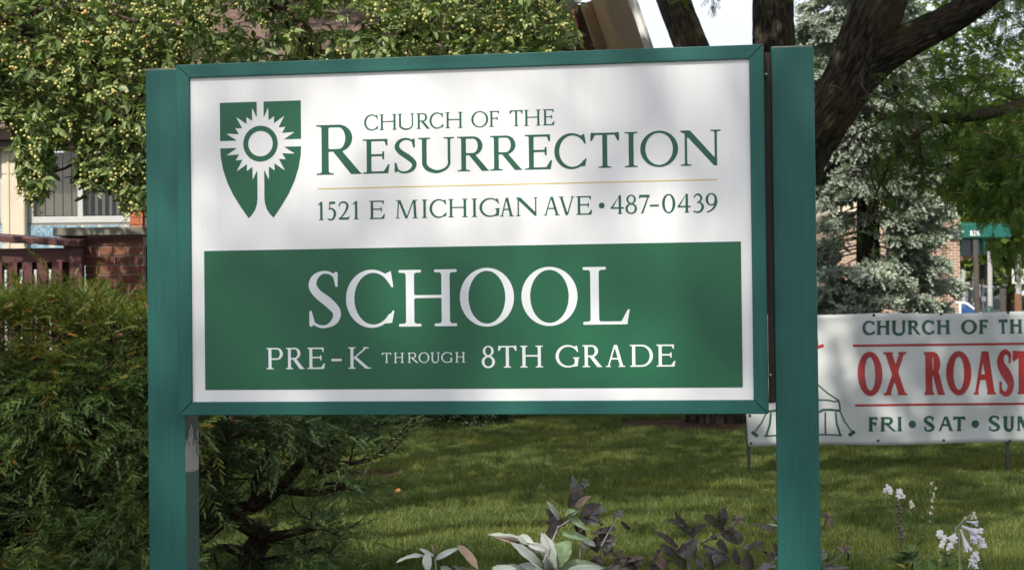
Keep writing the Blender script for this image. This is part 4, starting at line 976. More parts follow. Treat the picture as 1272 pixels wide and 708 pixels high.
me = cloud_mesh('fruit', [(ib.v, ib.f)], np.zeros(nb, int), bases(rng.normal(0, 1, (nb, 3)), rng.normal(0, 1, nb), rng.uniform(.0068, .0092, nb)), BT, tb, True); me.materials.append(M['crab_fruit']); o = link('fruit', me, crab); o['kind'] = 'stuff'

# ------------------------------------------------------------------ yews
ry = random.Random(21)
yew = thing('yew_bush', 'large clipped yew bush with sunlit top left of the sign', 'bush', (-2.4, 8.3, 0)); mb = MB(); yt = []
for k in range(26):
    b = Vector((ry.uniform(-3.4, -1.5), ry.uniform(8.2, 8.6), ry.uniform(0, .25))); grow(mb, b, Vector((ry.gauss(0, .4), ry.gauss(-.3, .3), 1)), ry.uniform(.5, .75), ry.uniform(.014, .03), 2, yt, ry, .3, .15, 3, 6)
for (a, b, r) in [((60, 505), (150, 440), .008), ((90, 470), (165, 475), .006), ((120, 420), (175, 405), .006), ((30, 400), (90, 440), .007), ((100, 560), (178, 560), .007)]:
    mb.tube(smooth_line([at(a[0], a[1], 7.75), at((a[0]+b[0])/2, (a[1]+b[1])/2+8, 7.66), at(b[0], b[1], 7.62)], 4), lerp_r([r, r*.7, r*.4], 4), 6)
o = mb.obj('branches', M['yew_bark'], yew, True); o['kind'] = 'stuff'
top = Zh(368, 7.8, 80)
def yprof(x):   # height of the clipped top along x
    return top+.03*math.sin(x*5)+.02*math.sin(x*13+1)
def spray(p, d, L, s_, out, tn, rr):
    """a flat feathery yew spray: shoots left and right along a twig"""
    d = d.normalized(); up = Vector((rr.gauss(0, .35), rr.gauss(-.3, .35), 1)); sd = d.cross(up).normalized(); n = int(L/.017); bend = rr.uniform(-.25, .15)
    for i in range(n):
        u = (i+.5)/n; q = p+d*(L*u)+Vector((0, 0, bend*L*u*u)); sg = 1 if i % 2 else -1; w = (d*1.0+sd*sg*rr.uniform(.55, .95)+Vector((rr.gauss(0, .12), rr.gauss(0, .12), bend*u*.8+rr.gauss(0, .12))))
        out.append((tuple(q), tuple(w), s_*(1.05-.45*u)*rr.uniform(.8, 1.15), min(1, max(0, tn+rr.gauss(0, .14)+.25*u-.1))))
    q = p+d*L+Vector((0, 0, bend*L)); out.append((tuple(q), tuple(d+Vector((0, 0, bend))), s_, tn))
mb = MB()
for k in range(8): mb.ball((-2.95+k*.19, 8.40, .66+.03*math.sin(k*2)), .42, 10, 7, 0, (.8, .7, 1.1))
o = mb.obj('dark_core', M['yew_bark'], yew, True); o['kind'] = 'stuff'  # solid core added to block gaps and keep the inside dark
DK, YG = [], []; N = 0
while N < 4000:
    x = ry.uniform(-2.95, -1.27); u = ry.random(); cl_ = noise.noise(Vector((x*2.7, 3, N*.0)))
    if u < .62:
        z = (ry.uniform(.03, 1)**.85)*yprof(x); h = noise.noise(Vector((x*2.2, 9, z*2.6))); h2 = noise.noise(Vector((x*5.5, 4, z*6)))
        yf = 7.80-.16*math.sin(PI*min(1, z/1.3))-.22*h-.10*h2
        if h+.5*h2 < -.20 and z < .95 and ry.random() < .82: continue
        p = Vector((x, yf+abs(ry.gauss(0, .05)), z)); d = Vector((ry.gauss(0, .75), -1.0, ry.gauss(.0, .6))); L = ry.uniform(.12, .24); tn = .40+.25*h2+ry.gauss(0, .12)
    elif u < .88:
        y = ry.uniform(7.6, 8.75); z = yprof(x)-.07-abs(ry.gauss(0, .03))+.07*noise.noise(Vector((x*6, y*6, 1))); p = Vector((x, y, z)); d = Vector((ry.gauss(0, .7), -.45+ry.gauss(0, .45), .8)); L = ry.uniform(.07, .13); tn = .5+ry.gauss(0, .15)
    else: p = Vector((x, ry.uniform(7.85, 8.4), ry.uniform(.1, 1.26))); d = Vector((ry.gauss(0, .8), -.6, ry.gauss(0, .6))); L = .15; tn = .2
    N += 1; spray(p, d, L, ry.uniform(.044, .068), YG if (p.z > top-.26 or ry.random() < .14) else DK, tn, ry)  # sprays near the top take the lighter, sunlit needle colour
for k_ in range(900):
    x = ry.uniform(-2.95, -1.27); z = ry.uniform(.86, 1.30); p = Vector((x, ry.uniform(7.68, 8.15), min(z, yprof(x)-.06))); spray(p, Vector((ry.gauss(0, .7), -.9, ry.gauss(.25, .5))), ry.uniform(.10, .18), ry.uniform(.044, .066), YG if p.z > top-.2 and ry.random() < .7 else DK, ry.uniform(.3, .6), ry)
def dump(L_, name, mat, par, mul=1.0, brown=0):
    T = np.array([q[0] for q in L_]); D = np.array([q[1] for q in L_]); S_ = np.array([q[2] for q in L_]); tt = np.array([q[3] for q in L_])*mul
    if brown: tt = np.where(rng.random(len(T)) < brown, 1.0, tt*.85)
    print(name, len(T)); return scatter(name, YEW, D, T, S_, tt, mat, par)
dump(DK, 'foliage', M['yew'], yew); dump(YG, 'lit_shoots', M['yew_tip'], yew, 1, .075)
# the open, spreading one behind the sign
sy = thing('spreading_yew', 'dark spreading yew with bare twisting limbs under the sign', 'bush', tuple(Vector((at(315, 708, 8.7).x, 8.7, 0)))); mb = MB(); st = []
G0 = Vector(sy.location)
LM = [([G0, at(318, 720, 8.7), at(312, 690, 8.6), at(330, 665, 8.6)], [.075, .065, .06, .05]),
      ([at(240, 668, 8.6), at(275, 640, 8.6), at(320, 625, 8.55), at(352, 600, 8.5), at(385, 565, 8.5), at(425, 545, 8.5), at(470, 528, 8.4)], [.038, .036, .034, .028, .022, .014, .006]),
      ([at(330, 665, 8.6), at(290, 640, 8.6), at(262, 600, 8.6), at(250, 560, 8.6), at(258, 500, 8.7)], [.045, .035, .03, .025, .012]),
      ([at(345, 607, 8.5), at(390, 612, 8.45), at(430, 603, 8.4), at(448, 598, 8.4)], [.02, .016, .010, .004]), ([at(310, 632, 8.5), at(322, 585, 8.6), at(350, 545, 8.6), at(400, 520, 8.6), at(430, 490, 8.6)], [.022, .018, .014, .01, .006]),
      ([at(322, 668, 8.5), at(360, 662, 8.45), at(400, 655, 8.4), at(425, 668, 8.4)], [.026, .02, .012, .005]), ([at(316, 700, 8.6), at(360, 690, 8.5), at(400, 680, 8.4)], [.02, .014, .006]), ([at(312, 690, 8.6), at(280, 680, 8.5), at(250, 690, 8.4)], [.03, .02, .01]),
      ([at(385, 565, 8.5), at(400, 585, 8.4), at(440, 575, 8.3), at(476, 560, 8.3)], [.014, .01, .007, .003]), ([at(375, 575, 8.5), at(395, 540, 8.6), at(390, 500, 8.6)], [.014, .01, .005])]
for P, R in LM:
    Q = smooth_line(P, 6); mb.tube(Q, lerp_r(R, 6), 10, disp=.06)
    for q in Q[7:]:
        if ry.random() < .55: grow(mb, q, Vector((ry.gauss(.1, .8), ry.gauss(0, .7), ry.gauss(.25, .6))), ry.uniform(.10, .26), .006, 1, st, ry, .5, .05, 2, 4)
o = mb.obj('limbs', M['yew_bark'], sy, True)
SG = []
for p, d in st:
    if ry.random() < .5: spray(p, d+Vector((ry.gauss(.15, .6), ry.gauss(-.2, .5), ry.gauss(.1, .4))), ry.uniform(.05, .10), ry.uniform(.042, .06), SG, ry.uniform(.1, .5), ry)
for (px, py, rx, ryy, n) in [(275, 540, 45, 36, 150), (370, 530, 75, 18, 130), (262, 590, 18, 50, 70), (330, 560, 60, 30, 50), (450, 522, 40, 12, 36), (465, 548, 18, 22, 26), (440, 606, 26, 12, 14), (395, 654, 45, 10, 24), (385, 692, 55, 14, 44), (268, 640, 20, 24, 12), (290, 700, 50, 14, 22), (250, 560, 26, 50, 40), (290, 470, 70, 50, 70), (400, 480, 80, 34, 70), (415, 575, 26, 16, 14), (340, 572, 50, 30, 14), (320, 519, 42, 8, 60)]:
    for k in range(n):
        p = at(px+rx*ry.gauss(0, .5), py+ryy*ry.gauss(0, .5), 8.5+ry.gauss(0, .20)); spray(p, Vector((ry.gauss(.3, .8), ry.gauss(-.3, .5), ry.gauss(0, .45))), ry.uniform(.08, .16), ry.uniform(.045, .068), SG, ry.uniform(.05, .5), ry)
dump(SG, 'foliage', M['yew'], sy)
# a leafy sucker shoot reaching out of it into the light
mb = MB(); P = smooth_line([at(455, 575, 8.2), at(478, 556, 8.15), at(500, 538, 8.1), at(524, 518, 8.05)], 5); mb.tube(P, lerp_r([.005, .004, .003, .0015], 5), 5); so = thing('leafy_sapling', 'thin arching shoot with small pale green leaves beside the dark yew', 'plant', tuple(P[0])); mb.obj('stem', M['twig'], so)
T = [P[i] for i in range(2, len(P)) for _ in (0, 1)]; D = [(ry.gauss(0, .8), ry.gauss(-.3, .4), ry.gauss(.3, .5)) for _ in T]
mm = cloud_mesh('leaf', [LEAF], np.zeros(len(T), int), bases(np.array(D), rng.normal(0, .5, len(T)), rng.uniform(.025, .04, len(T))), np.array([tuple(p) for p in T]), rng.random(len(T))); mm.materials.append(M['crab_leaf']); o = link('leaves', mm, so); o['kind'] = 'stuff'
# the far dark hedge
hd = thing('box_hedge', 'low dark evergreen hedge far across the lawn', 'hedge', (-.8, 19.9, 0)); mb = MB().ball((-1.3, 20.1, .4), 1, 16, 8, 0, (1.1, .55, .45)); o = mb.obj('core', M['soffit_dark'], hd, True)
nH = 12000; v_ = rng.normal(0, 1, (nH, 3)); v_[:, 2] = np.abs(v_[:, 2]); v_ /= np.linalg.norm(v_, axis=1, keepdims=True); P = np.array([-1.3, 20.1, .02])+v_*np.array([1.27, .75, .98])*rng.uniform(.9, 1.03, (nH, 1))
scatter('foliage', [LEAF], v_+rng.normal(0, .5, (nH, 3)), P, rng.uniform(.035, .06, nH), rng.random(nH), M['hedge'], hd)
# ------------------------------------------------------------------ the ox roast banner
BY = 13.8; PXM = BY/F
M['vinyl'] = plain('white_vinyl_banner', (.55, .57, .56), .42, .05, 2.5, .05, .5)
M['ban_green'] = plain('dark_green_print', (.016, .085, .062), .42, .1, 6, .05, .5)
M['ban_red'] = plain('red_print', (.34, .022, .022), .42, .1, 6, .05, .5)
M['grommet'] = plain('dark_grommet', (.03, .03, .03), .5, .1, 20, .1, .4)
M['steel'] = plain('dark_steel', (.07, .07, .065), .5, .2, 20, .2, .5, metal=.4)
ban = thing('ox_roast_banner', 'long white vinyl ox roast banner staked out on the lawn', 'banner', (2.9, BY, .2))
def wr(x, z):
    a = noise.noise(Vector((x*1.6, 1, z*1.3)))*.036+noise.noise(Vector((x*4+z*3, 7, z*3)))*.010+noise.noise(Vector((x*2-z*5, 2, z*2)))*.010
    u = x-3.62
    a += .022*math.exp(-(u/.07)**2*.6)*math.cos(u*22+z*4)*(z-.2)+.010*math.sin(x*9-z*13)*math.exp(-((z-1.26)/.14)**2)
    return a
TL, BLc = at(919, 391.0, BY), at(929.3, 553.6, BY); xL = BLc.x
def edge(x):   # lower and upper edge heights along the banner, sagging a little between stakes
    u = x-xL; sag = .010*math.sin(u*3.1)
    return at(636+x/PXM, 554.3-.0145*(x/PXM+636-929), BY).z+.006*math.sin(u*4.4), at(636+x/PXM, 390.6-.012*(x/PXM+636-929), BY).z-abs(sag)
mb = MB(); nx, nz = 170, 30; xR = 5.1
for j in range(nz+1):
    for i in range(nx+1):
        x = xL+(xR-xL)*i/nx; a, b = edge(x); z = a+(b-a)*j/nz; x2 = x-.032*(1-j/nz)*0-.0*(j/nz)
        mb.v.append((x2+(TL.x-xL)*(j/nz)*max(0, 1-i/14.), BY+wr(x, z), z)); mb.tint.append(.5); mb.bark.append((0, 0, 0))
for j in range(nz):
    for i in range(nx): k = j*(nx+1)+i; mb.f.append((k, k+1, k+nx+2, k+nx+1)); mb.mi.append(0)
cl = mb.obj('cloth', M['vinyl'], ban, True); so_ = cl.modifiers.new('thick', 'SOLIDIFY'); so_.thickness = .0015; so_.offset = 1
def bxz(x, y): p = at(x, y, BY); return p.x, p.z
def onb(x, z, e=.0035): return (x, BY+wr(x, z)-e, z)
def bpx(cx, cy): return cx/3.8276+1040, cy/3.8276+375
def bline(items, base, topl, sl, mat, style, aspect=None):
    for ch, c0, c1 in items:
        a = bpx(c0, base+sl*(c0-500)); b = bpx(c1, base+sl*(c1-500)); t_ = bpx(c0, topl+sl*(c0-500))
        (x0_, z0_), (x1_, z1_) = bxz(*a), bxz(*b); H = bxz(*t_)[1]-z0_; W = (x1_-x0_)/H
        ky = 1.0
        gl = G(W if aspect is None else W*aspect, *style).draw(ch); sx = H if aspect is None else H/aspect
        me = gl.mesh(lambda x, y: onb(x0_+x*sx, z0_+y*H+(z1_-z0_)*(x/max(gl.W, .01))), False); link('letter', me, ban, mat)
    return
FL = (.23, .145, .035, .05, .10)
bline([('C', 120, 182), ('H', 190, 252), ('U', 262, 328), ('R', 338, 397), ('C', 403, 464), ('H', 475, 536), ('O', 588, 662), ('F', 672, 716), ('T', 765, 812), ('H', 822, 880), ('E', 889, 930)], 154, 86, -.010, M['ban_green'], FL)
bline([('O', 98, 216), ('X', 222, 333), ('R', 415, 510), ('O', 518, 637), ('A', 645, 758), ('S', 768, 834), ('T', 835, 925)], 441, 236, -.008, M['ban_red'], (.285, .13, .05, .05, .08), 1.75)
bline([('F', 148, 194), ('R', 205, 280), ('I', 282, 312), ('*', 340, 376), ('S', 415, 464), ('A', 480, 554), ('T', 550, 609), ('*', 638, 675), ('S', 722, 775), ('U', 790, 842), ('N', 851, 905)], 613, 544, -.006, M['ban_green'], FL)
def stroke(P, w, mat, name, e=.0035):
    mb = MB(); Q = []
    P = [(x, z) for x, z in P]
    for i in range(len(P)-1):
        (a, b), (c, d) = P[i], P[i+1]; n = max(1, int(math.hypot(c-a, d-b)/.03)); Q += [(a+(c-a)*k/n, b+(d-b)*k/n) for k in range(n)]
    Q.append(P[-1]); L = []
    for i, (x, z) in enumerate(Q):
        a, b = Q[max(i-1, 0)], Q[min(i+1, len(Q)-1)]; dx, dz = b[0]-a[0], b[1]-a[1]; l = math.hypot(dx, dz)+1e-9; wv = w*.5
        L.append((onb(x-dz/l*wv, z+dx/l*wv, e), onb(x+dz/l*wv, z-dx/l*wv, e)))
    vs = [p for q in L for p in q]; mb.add(vs, [(2*i, 2*i+1, 2*i+3, 2*i+2) for i in range(len(L)-1)]); return mb.obj(name, mat, ban)
stroke([bxz(*bpx(75, 208)), bxz(*bpx(500, 203)), bxz(*bpx(1050, 196))], .0175, M['ban_red'], 'red_line'); stroke([bxz(*bpx(83, 491)), bxz(*bpx(500, 486)), bxz(*bpx(1050, 482))], .0165, M['ban_red'], 'red_line')
def tp(x, y): return bxz(x/3.22+900, y/3.22+380)
C_ = 314.0
def both(P): return [P, [(2*C_-x, y+3) for x, y in P]]
for P, w in [([(C_, 262), (375, 316), (415, 350), (458, 378)], .011), ([(345, 374), (375, 375), (415, 376), (440, 382), (456, 380)], .011), ([(456, 378), (460, 395), (462, 418)], .012), ([(C_, 424), (375, 424), (395, 415), (425, 414), (462, 419)], .017),
             ([(403, 424), (402, 470), (403, 512)], .013), ([(444, 424), (448, 470), (462, 515)], .015), ([(C_, 512), (375, 513), (430, 514), (470, 517)], .011), ([(462, 422), (480, 462), (508, 500)], .010), ([(496, 517), (520, 500)], .026)]:
    for Q in both(P): stroke([tp(*q) for q in Q], w, M['ban_green'], 'tent_drawing')
stroke([tp(346, 166), tp(372, 166), tp(388, 160), tp(398, 158)], .022, M['ban_red'], 'red_flourish'); stroke([tp(370, 128), tp(373, 150), tp(372, 165)], .014, M['ban_red'], 'red_flourish')
for cx, cy in [(176, 62), (494, 57), (812, 50), (194, 659), (507, 657), (822, 660)]:
    x, z = bxz(*bpx(cx, cy)); p = onb(x, z, .004); o = MB().tube([p, (p[0], p[1]-.003, p[2])], [.010, .010], 10).obj('grommet', M['grommet'], ban)
for q in (tp(105, 548), tp(600, 37), tp(100, 437)): p = onb(q[0], q[1], .004); MB().tube([p, (p[0], p[1]-.003, p[2])], [.010, .010], 10).obj('grommet', M['grommet'], ban)
gpt = thing('garden_post', 'thin dark post standing behind the banner in front of the spruce', 'post', (at(1079, 380, 18.6).x, 18.6, 0)); MB().tube([(gpt.location.x, 18.6, 0), (gpt.location.x, 18.6, at(1079, 371, 18.6).z)], [.016, .016], 8).obj('post', M['steel'], gpt)
for px in (931, 1253.5):
    x = at(px, 560, BY).x
    MB().box(x-.012, x+.012, BY+.04, BY+.062, -.1, edge(x)[0]+.25).obj('stake', M['steel'], ban)

# ------------------------------------------------------------------ blue spruce
sp_ = thing('blue_spruce', 'silvery blue spruce with drooping boughs behind the banner', 'tree', (at(1078, 380, 33).x, 33.0, 0)); B0 = Vector(sp_.location)
MB().tube([B0, B0+Vector((.05, 0, 6)), B0+Vector((0, 0, 13.5))], [.24, .16, .03], 10).obj('trunk', M['bark'], sp_, True)
rs_ = random.Random(9); T, D = [], []; mb = MB()
for k in range(420):
    z = .9+12.4*(k/420)**1.05; R = (1.62*(1-z/20))*rs_.uniform(.75, 1.12); a = rs_.uniform(0, 2*PI)
    if math.sin(a) > .55: continue
    dr = Vector((math.cos(a), math.sin(a), 0)); P = []
    for i in range(7):
        u = i/6; P.append(B0+Vector((0, 0, z))+dr*(R*u)+Vector((0, 0, R*(.05*u-.62*u*u+.36*u**4))))
    mb.tube(P, [.018*(1-.85*i/6) for i in range(7)], 4)
    sd = Vector((-dr.y, dr.x, 0))
    nS = int(40+R*60)
    for q in range(nS):
        u = rs_.uniform(.25, 1)**.7; i = min(5, int(u*6)); f = u*6-i; p = P[i].lerp(P[i+1], f); side = rs_.uniform(-1, 1)*(.50*(1-u)+.14)*min(1, R/1.5)
        p = p+sd*side+Vector((0, 0, -abs(side)*.28-abs(rs_.gauss(0, .05)))); T.append(tuple(p)); D.append(tuple((dr*.75+sd*(1.5 if side > 0 else -1.5)*abs(side)*1.6+Vector((rs_.gauss(0, .3), rs_.gauss(0, .3), rs_.gauss(-.32, .3)))).normalized()))
o = mb.obj('boughs', M['twig'], sp_); o['kind'] = 'stuff'
T, D = np.array(T), np.array(D); hgt = rng.beta(2, 1.6, len(T))
scatter('needles', SPR, D, T, rng.uniform(.16, .26, len(T)), hgt, M['spruce'], sp_)
print('spruce shoots', len(T))

# ------------------------------------------------------------------ the brick corner shop and the side street
FB = 55.0
def fx(px, Y=FB, py=340): return at(px, py, Y).x
def fz(py, Y=FB, px=1190): return at(px, py, Y).z
shop = thing('brick_shop', 'light brown brick corner building with green awning across the street', 'building', (fx(1150), FB, 0))
def part(mb, name, mat, par, b=0):
    o = mb.obj(name, mat, par)
    if b: bev(o, b, 1)
    return o
part(MB().box(fx(1040), fx(1171), FB, FB+9, 0, fz(262)), 'wall', M['far_brick'], shop)
part(MB().box(fx(1172), fx(1187.5), FB-.5, FB+8, 0, fz(274)), 'corner_pillar', M['far_brick'], shop)
part(MB().box(fx(1040), fx(1188), FB-.1, FB+9, fz(262)+.01, fz(262)+.3), 'parapet', M['stone'], shop)
awg = plain('green_awning', (.004, .10, .075), .6, .1, 4, .1, .4); dgl = plain('dark_shop_glass', (.012, .06, .058), .12, .1, 1, .02, .6); tgl = plain('lit_teal_glass', (.09, .38, .36), .3, .1, 1, .02, .6)  # brighter teal glass paints the lit part of the window
aw = part(MB().box(fx(1185), fx(1243), FB-1.2, FB-.4, fz(297.5), fz(283)), 'awning', awg, shop, .02)
part(MB().add([(fx(1185), FB-1.2, fz(283)+.004), (fx(1243), FB-1.2, fz(283)+.004), (fx(1243), FB+.6, fz(276)), (fx(1185), FB+.6, fz(276))], [(0, 1, 2, 3)]), 'awning_top', awg, aw)
part(MB().box(fx(1188), fx(1206), FB-.3, FB-.1, fz(319), fz(298)), 'window', dgl, shop); part(MB().box(fx(1206.3), fx(1227), FB-.3, FB+.1, fz(317), fz(298)), 'window', tgl, shop)
for a in (1189, 1206, 1216.5, 1227): part(MB().box(fx(a)-.04, fx(a)+.04, FB-.36, FB-.301, fz(318), fz(298)), 'window_frame', awg, shop)
P = [(fx(1187.5), fz(325)), (fx(1192), fz(323.6)), (fx(1200), fz(322.5)), (fx(1206), fz(320)), (fx(1214), fz(317.6)), (fx(1228), fz(317)), (fx(1228), fz(315)), (fx(1187.5), fz(318.8))]
part(MB().prism(P, FB-.38, FB+.5), 'canopy_edge', plain('brown_stucco', (.16, .09, .06), .8), shop)
for i, ch_ in enumerate('OI'):
    gl = G(.75 if ch_ == 'O' else .4, .22, .16, .06, .1, .08).draw(ch_); x_ = fx(1153.2)+i*.19*1.0; me = gl.mesh(lambda x, y: (x_+x*.21, FB-.03, fz(296.5)+y*.2)); link('letter', me, shop, M['white_trim'])
part(MB().box(fx(1140), fx(1164.5), FB-.025, FB-.003, fz(298), fz(285)), 'sign_board', plain('brown_sign_board', (.28, .20, .14), .7), shop)
for i, (ch_, a, b) in enumerate([('R', 1193, 1197.5), ('I', 1198, 1199.8), ('N', 1200.5, 1205)]):
    H = fz(288.5)-fz(295); gl = G((fx(b)-fx(a))/H, .18, .12, .05, .08, .06).draw(ch_); me = gl.mesh(lambda x, y: (fx(a)+x*H, FB-1.207, fz(295)+y*H)); link('letter', me, aw, M['white_trim'])
# white handrail of a ramp
hr = thing('handrail', 'bent white metal handrail beside the brick corner building', 'railing', (fx(1190, 50), 50, 0)); HM = M['white_trim']
def H3(px, py): return at(px, py, 50)
MB().tube([H3(1187, 376), H3(1199, 376.5), H3(1204, 379.5), H3(1213.5, 386.5), H3(1222, 392)], [.035]*5, 8).obj('rail', HM, hr, True)
for px, py in ((1192.5, 376.2), (1212.5, 386.0)): q = H3(px, py); MB().tube([q, (q.x, q.y, 0)], [.03, .03], 8).obj('post', HM, hr, True)

# poles, signs and signals, each standing on the ground
greyp = plain('grey_pole', (.26, .26, .25), .6, .12, 5, .1, .4); darkp = plain('dark_brown_pole', (.055, .045, .038), .8, .2, 5, .3, .3); palep = plain('pale_pole', (.42, .41, .38), .7, .1, 5, .1, .4)
def pole(px, ytop, Y, r, mat, label, cat='pole', name='street_pole', lean=0, py=386):
    p = at(px, py, Y); t = thing(name, label, cat, (p.x, Y, 0)); top_ = at(px+lean, ytop, Y)
    MB().tube([(p.x, Y, 0), (p.x, Y, .3), (top_.x, Y, top_.z)], [r*1.25, r, r*.85], 10).obj('pole', mat, t, True); return t
def plate(t, x0, x1, y0, y1, Y, mat, name='sign_plate', th=.03):
    a, b = at(x0, y1, Y), at(x1, y0, Y); o = MB().box(a.x, b.x, Y-.10-th, Y-.10, a.z, b.z).obj(name, mat, t); bev(o, .01, 1); return o
wm_ = M['white_trim']
pole(1214.5, 298, 48, .075, darkp, 'dark weathered timber pole in front of the shop awning', lean=-3)
t = pole(1206.3, 334, 60, .05, palep, 'thin pale pole carrying the green street sign and a white plate', 'sign', 'sign_pole')
g_ = plate(t, 1197.5, 1210, 326, 332.3, 60, plain('street_sign_green', (.01, .26, .14), .5), 'name_plate')
MB().box(at(1201, 329, 60).x, at(1208, 329, 60).x, 59.84, 59.865, at(1200, 330.3, 60).z, at(1200, 328.2, 60).z).obj('name_line', wm_, g_)
plate(t, 1202.5, 1208.2, 351, 358.5, 60, wm_)
t = pole(1197, 329, 70, .09, greyp, 'grey signal pole just right of the brick corner', 'signal pole', 'signal_pole')
s = plate(t, 1197.6, 1200.6, 345.5, 350.5, 70, plain('signal_box', (.10, .05, .03), .6), 'walk_signal', .2); MB().box(at(1198.2, 347, 70).x, at(1200, 347, 70).x, 69.66, 69.69, at(1198, 349.8, 70).z, at(1198, 346.4, 70).z).obj('signal_face', plain('orange_signal', (.7, .12, .03), .6), s)
pole(1229.5, 312, 52, .075, greyp, 'tall grey lamp pole right of the dark signal box')
t = pole(1220.2, 328, 56, .055, greyp, 'signal pole holding a dark navy signal head', 'signal pole', 'signal_pole')
s = plate(t, 1216.8, 1223.6, 328.5, 346, 56, plain('navy_signal_head', (.03, .04, .07), .6), 'signal_head', .35)
for q in (331.5, 337.3, 343): c = at(1220.2, q, 56); MB().tube([(c.x, 55.54, c.z), (c.x, 55.50, c.z)], [.055, .06], 10).obj('lens', plain('dark_lens', (.02, .02, .02), .3), s)
plate(t, 1224, 1228, 347, 352.5, 56, plain('yellow_signal', (.62, .36, .06), .6), 'walk_signal', .2); plate(t, 1218.5, 1222.5, 353.5, 357, 56, wm_, 'small_plate'); plate(t, 1218, 1223.5, 368, 374.5, 56, wm_, 'notice_plate')
pole(1245.6, 358.5, 40, .075, darkp, 'short dark post left of the pale tree trunk', 'post', 'street_post'); 
t = pole(1265, 315, 42, .07, greyp, 'grey road sign pole with rusty foot near the right edge', 'sign', 'sign_pole', py=372)
c = at(1265, 386, 42); MB().tube([(c.x, 42, 0), (c.x, 42, at(1265, 365, 42).z)], [.095, .08], 10).obj('rusty_sleeve', plain('rusty_paint', (.20, .10, .055), .8), t)
ps = plate(t, 1255.3, 1264, 334, 353, 42.1, wm_, 'arrow_plate'); plate(t, 1266, 1280, 334, 353.5, 42.1, wm_, 'route_plate')
q = at(1259.6, 343.5, 42.1); dk = plain('black_print', (.02, .02, .02), .5)
mb = MB(); a_ = .05
mb.prism([(q.x-.02, q.z-.13), (q.x+.02, q.z-.13), (q.x+.02, q.z+.04), (q.x+.055, q.z+.04), (q.x, q.z+.13), (q.x-.055, q.z+.04), (q.x-.02, q.z+.04)], 41.965, 41.969); mb.obj('arrow', dk, ps)
mbx = thing('mailbox', 'blue round-topped mailbox at the corner of the brick building', 'mailbox', (fx(1200, 52), 52, 0)); bl = plain('mailbox_blue', (.02, .075, .22), .5); cx_ = fx(1200.5, 52); w_ = .17
pr_ = [(cx_-w_, .15), (cx_+w_, .15), (cx_+w_, 1.02)]+[(cx_+w_*math.cos(a), 1.02+w_*math.sin(a)) for a in np.linspace(.2, PI-.2, 8)]+[(cx_-w_, 1.02)]
o = MB().prism(pr_, 51.8, 52.3).obj('body', bl, mbx); bev(o, .02, 2); MB().box(cx_-.11, cx_+.11, 51.76, 51.80, .86, 1.0).obj('flap', bl, mbx)
for sx in (-.12, .12): MB().box(cx_+sx-.03, cx_+sx+.03, 51.9, 52.2, 0, .15).obj('leg', bl, mbx)
bn = thing('rubbish_bin', 'low dark green domed bin on the far pavement', 'bin', (fx(1228, 45), 45, 0)); xx = fx(1228, 45); MB().tube([(xx, 45, 0), (xx, 45, .9), (xx, 45, 1.08), (xx, 45, 1.15)], [.12, .13, .11, .05], 14).obj('body', plain('bin_green', (.015, .05, .04), .5), bn, True); MB().tube([(xx, 45, .86), (xx, 45, .9)], [.14, .14], 14).obj('rim', dk, bn)

def car(px, Y, col, label, yaw, van=False, metal=.3):
    p = at(px, 380, Y); t = thing('parked_van' if van else 'parked_car', label, 'van' if van else 'car', (p.x, Y, 0), rot=(0, 0, yaw)); body = plain('car_paint', col, .3, .04, 2, .0, .6)
    L = 4.8 if van else 4.4; h = 2.0 if van else 1.45
    if van: prof = [(-2.3, .35), (2.3, .35), (2.4, .9), (2.1, 1.15), (1.5, 1.9), (1.2, 2.02), (-2.2, 2.02), (-2.38, 1.8), (-2.4, .6)]
    else: prof = [(-2.15, .35), (2.15, .35), (2.2, .62), (2.0, .82), (1.15, .95), (.45, 1.40), (-.9, 1.45), (-1.65, 1.02), (-2.15, .95), (-2.2, .6)]
    o = MB().prism(prof, -.86, .86).obj('body', body, t, False, False); bev(o, .06, 3)
    gl_ = dgl
    win = [(1.02, .98), (.38, 1.34), (-.25, 1.37), (-.25, .98)] if not van else [(1.85, 1.2), (1.42, 1.8), (.7, 1.8), (.7, 1.2)]; win2 = [(-.32, .98), (-.32, 1.37), (-.92, 1.37), (-1.42, 1.02)] if not van else [(.6, 1.2), (.6, 1.8), (-.6, 1.8), (-.6, 1.2)]
    for w2 in (win, win2):
        for ys in (-.868, .862): MB().prism(w2[::-1], ys, ys+.006).obj('window', gl_, t, False, False)
    if not van:
        MB().add([(1.18, -.7, .975), (1.18, .7, .975), (.50, .62, 1.40), (.50, -.62, 1.40)], [(0, 1, 2, 3)]).obj('windscreen', gl_, t, False, False)
        MB().add([(-1.70, -.7, 1.04), (-1.70, .7, 1.04), (-.98, .62, 1.455), (-.98, -.62, 1.455)], [(0, 3, 2, 1)]).obj('rear_window', gl_, t, False, False)
    else: MB().add([(2.13, -.75, 1.16), (2.13, .75, 1.16), (1.54, .7, 1.88), (1.54, -.7, 1.88)], [(0, 1, 2, 3)]).obj('windscreen', gl_, t, False, False)
    for wx in (-1.4, 1.4):
        for ys in (-.8, .8):
            w_o = MB().tube([(wx, ys-.1, .33), (wx, ys+.1, .33)], [.33, .33], 18).obj('wheel', dk, t, False, False); MB().tube([(wx, ys-.115, .33), (wx, ys+.115, .33)], [.19, .19], 12).obj('rim', greyp, w_o, False, False)
    for ys in (-.6, .6): MB().box(2.17 if not van else 2.37, 2.22 if not van else 2.42, ys-.16, ys+.16, .60, .75).obj('headlight', M['white_trim'], t, False, False)
    return t
car(1262, 62, (.42, .45, .50), 'pale silver car at the right edge of the street', -1.35)
car(1213, 88, (.72, .73, .74), 'white van parked far down the side street', -1.3, True)
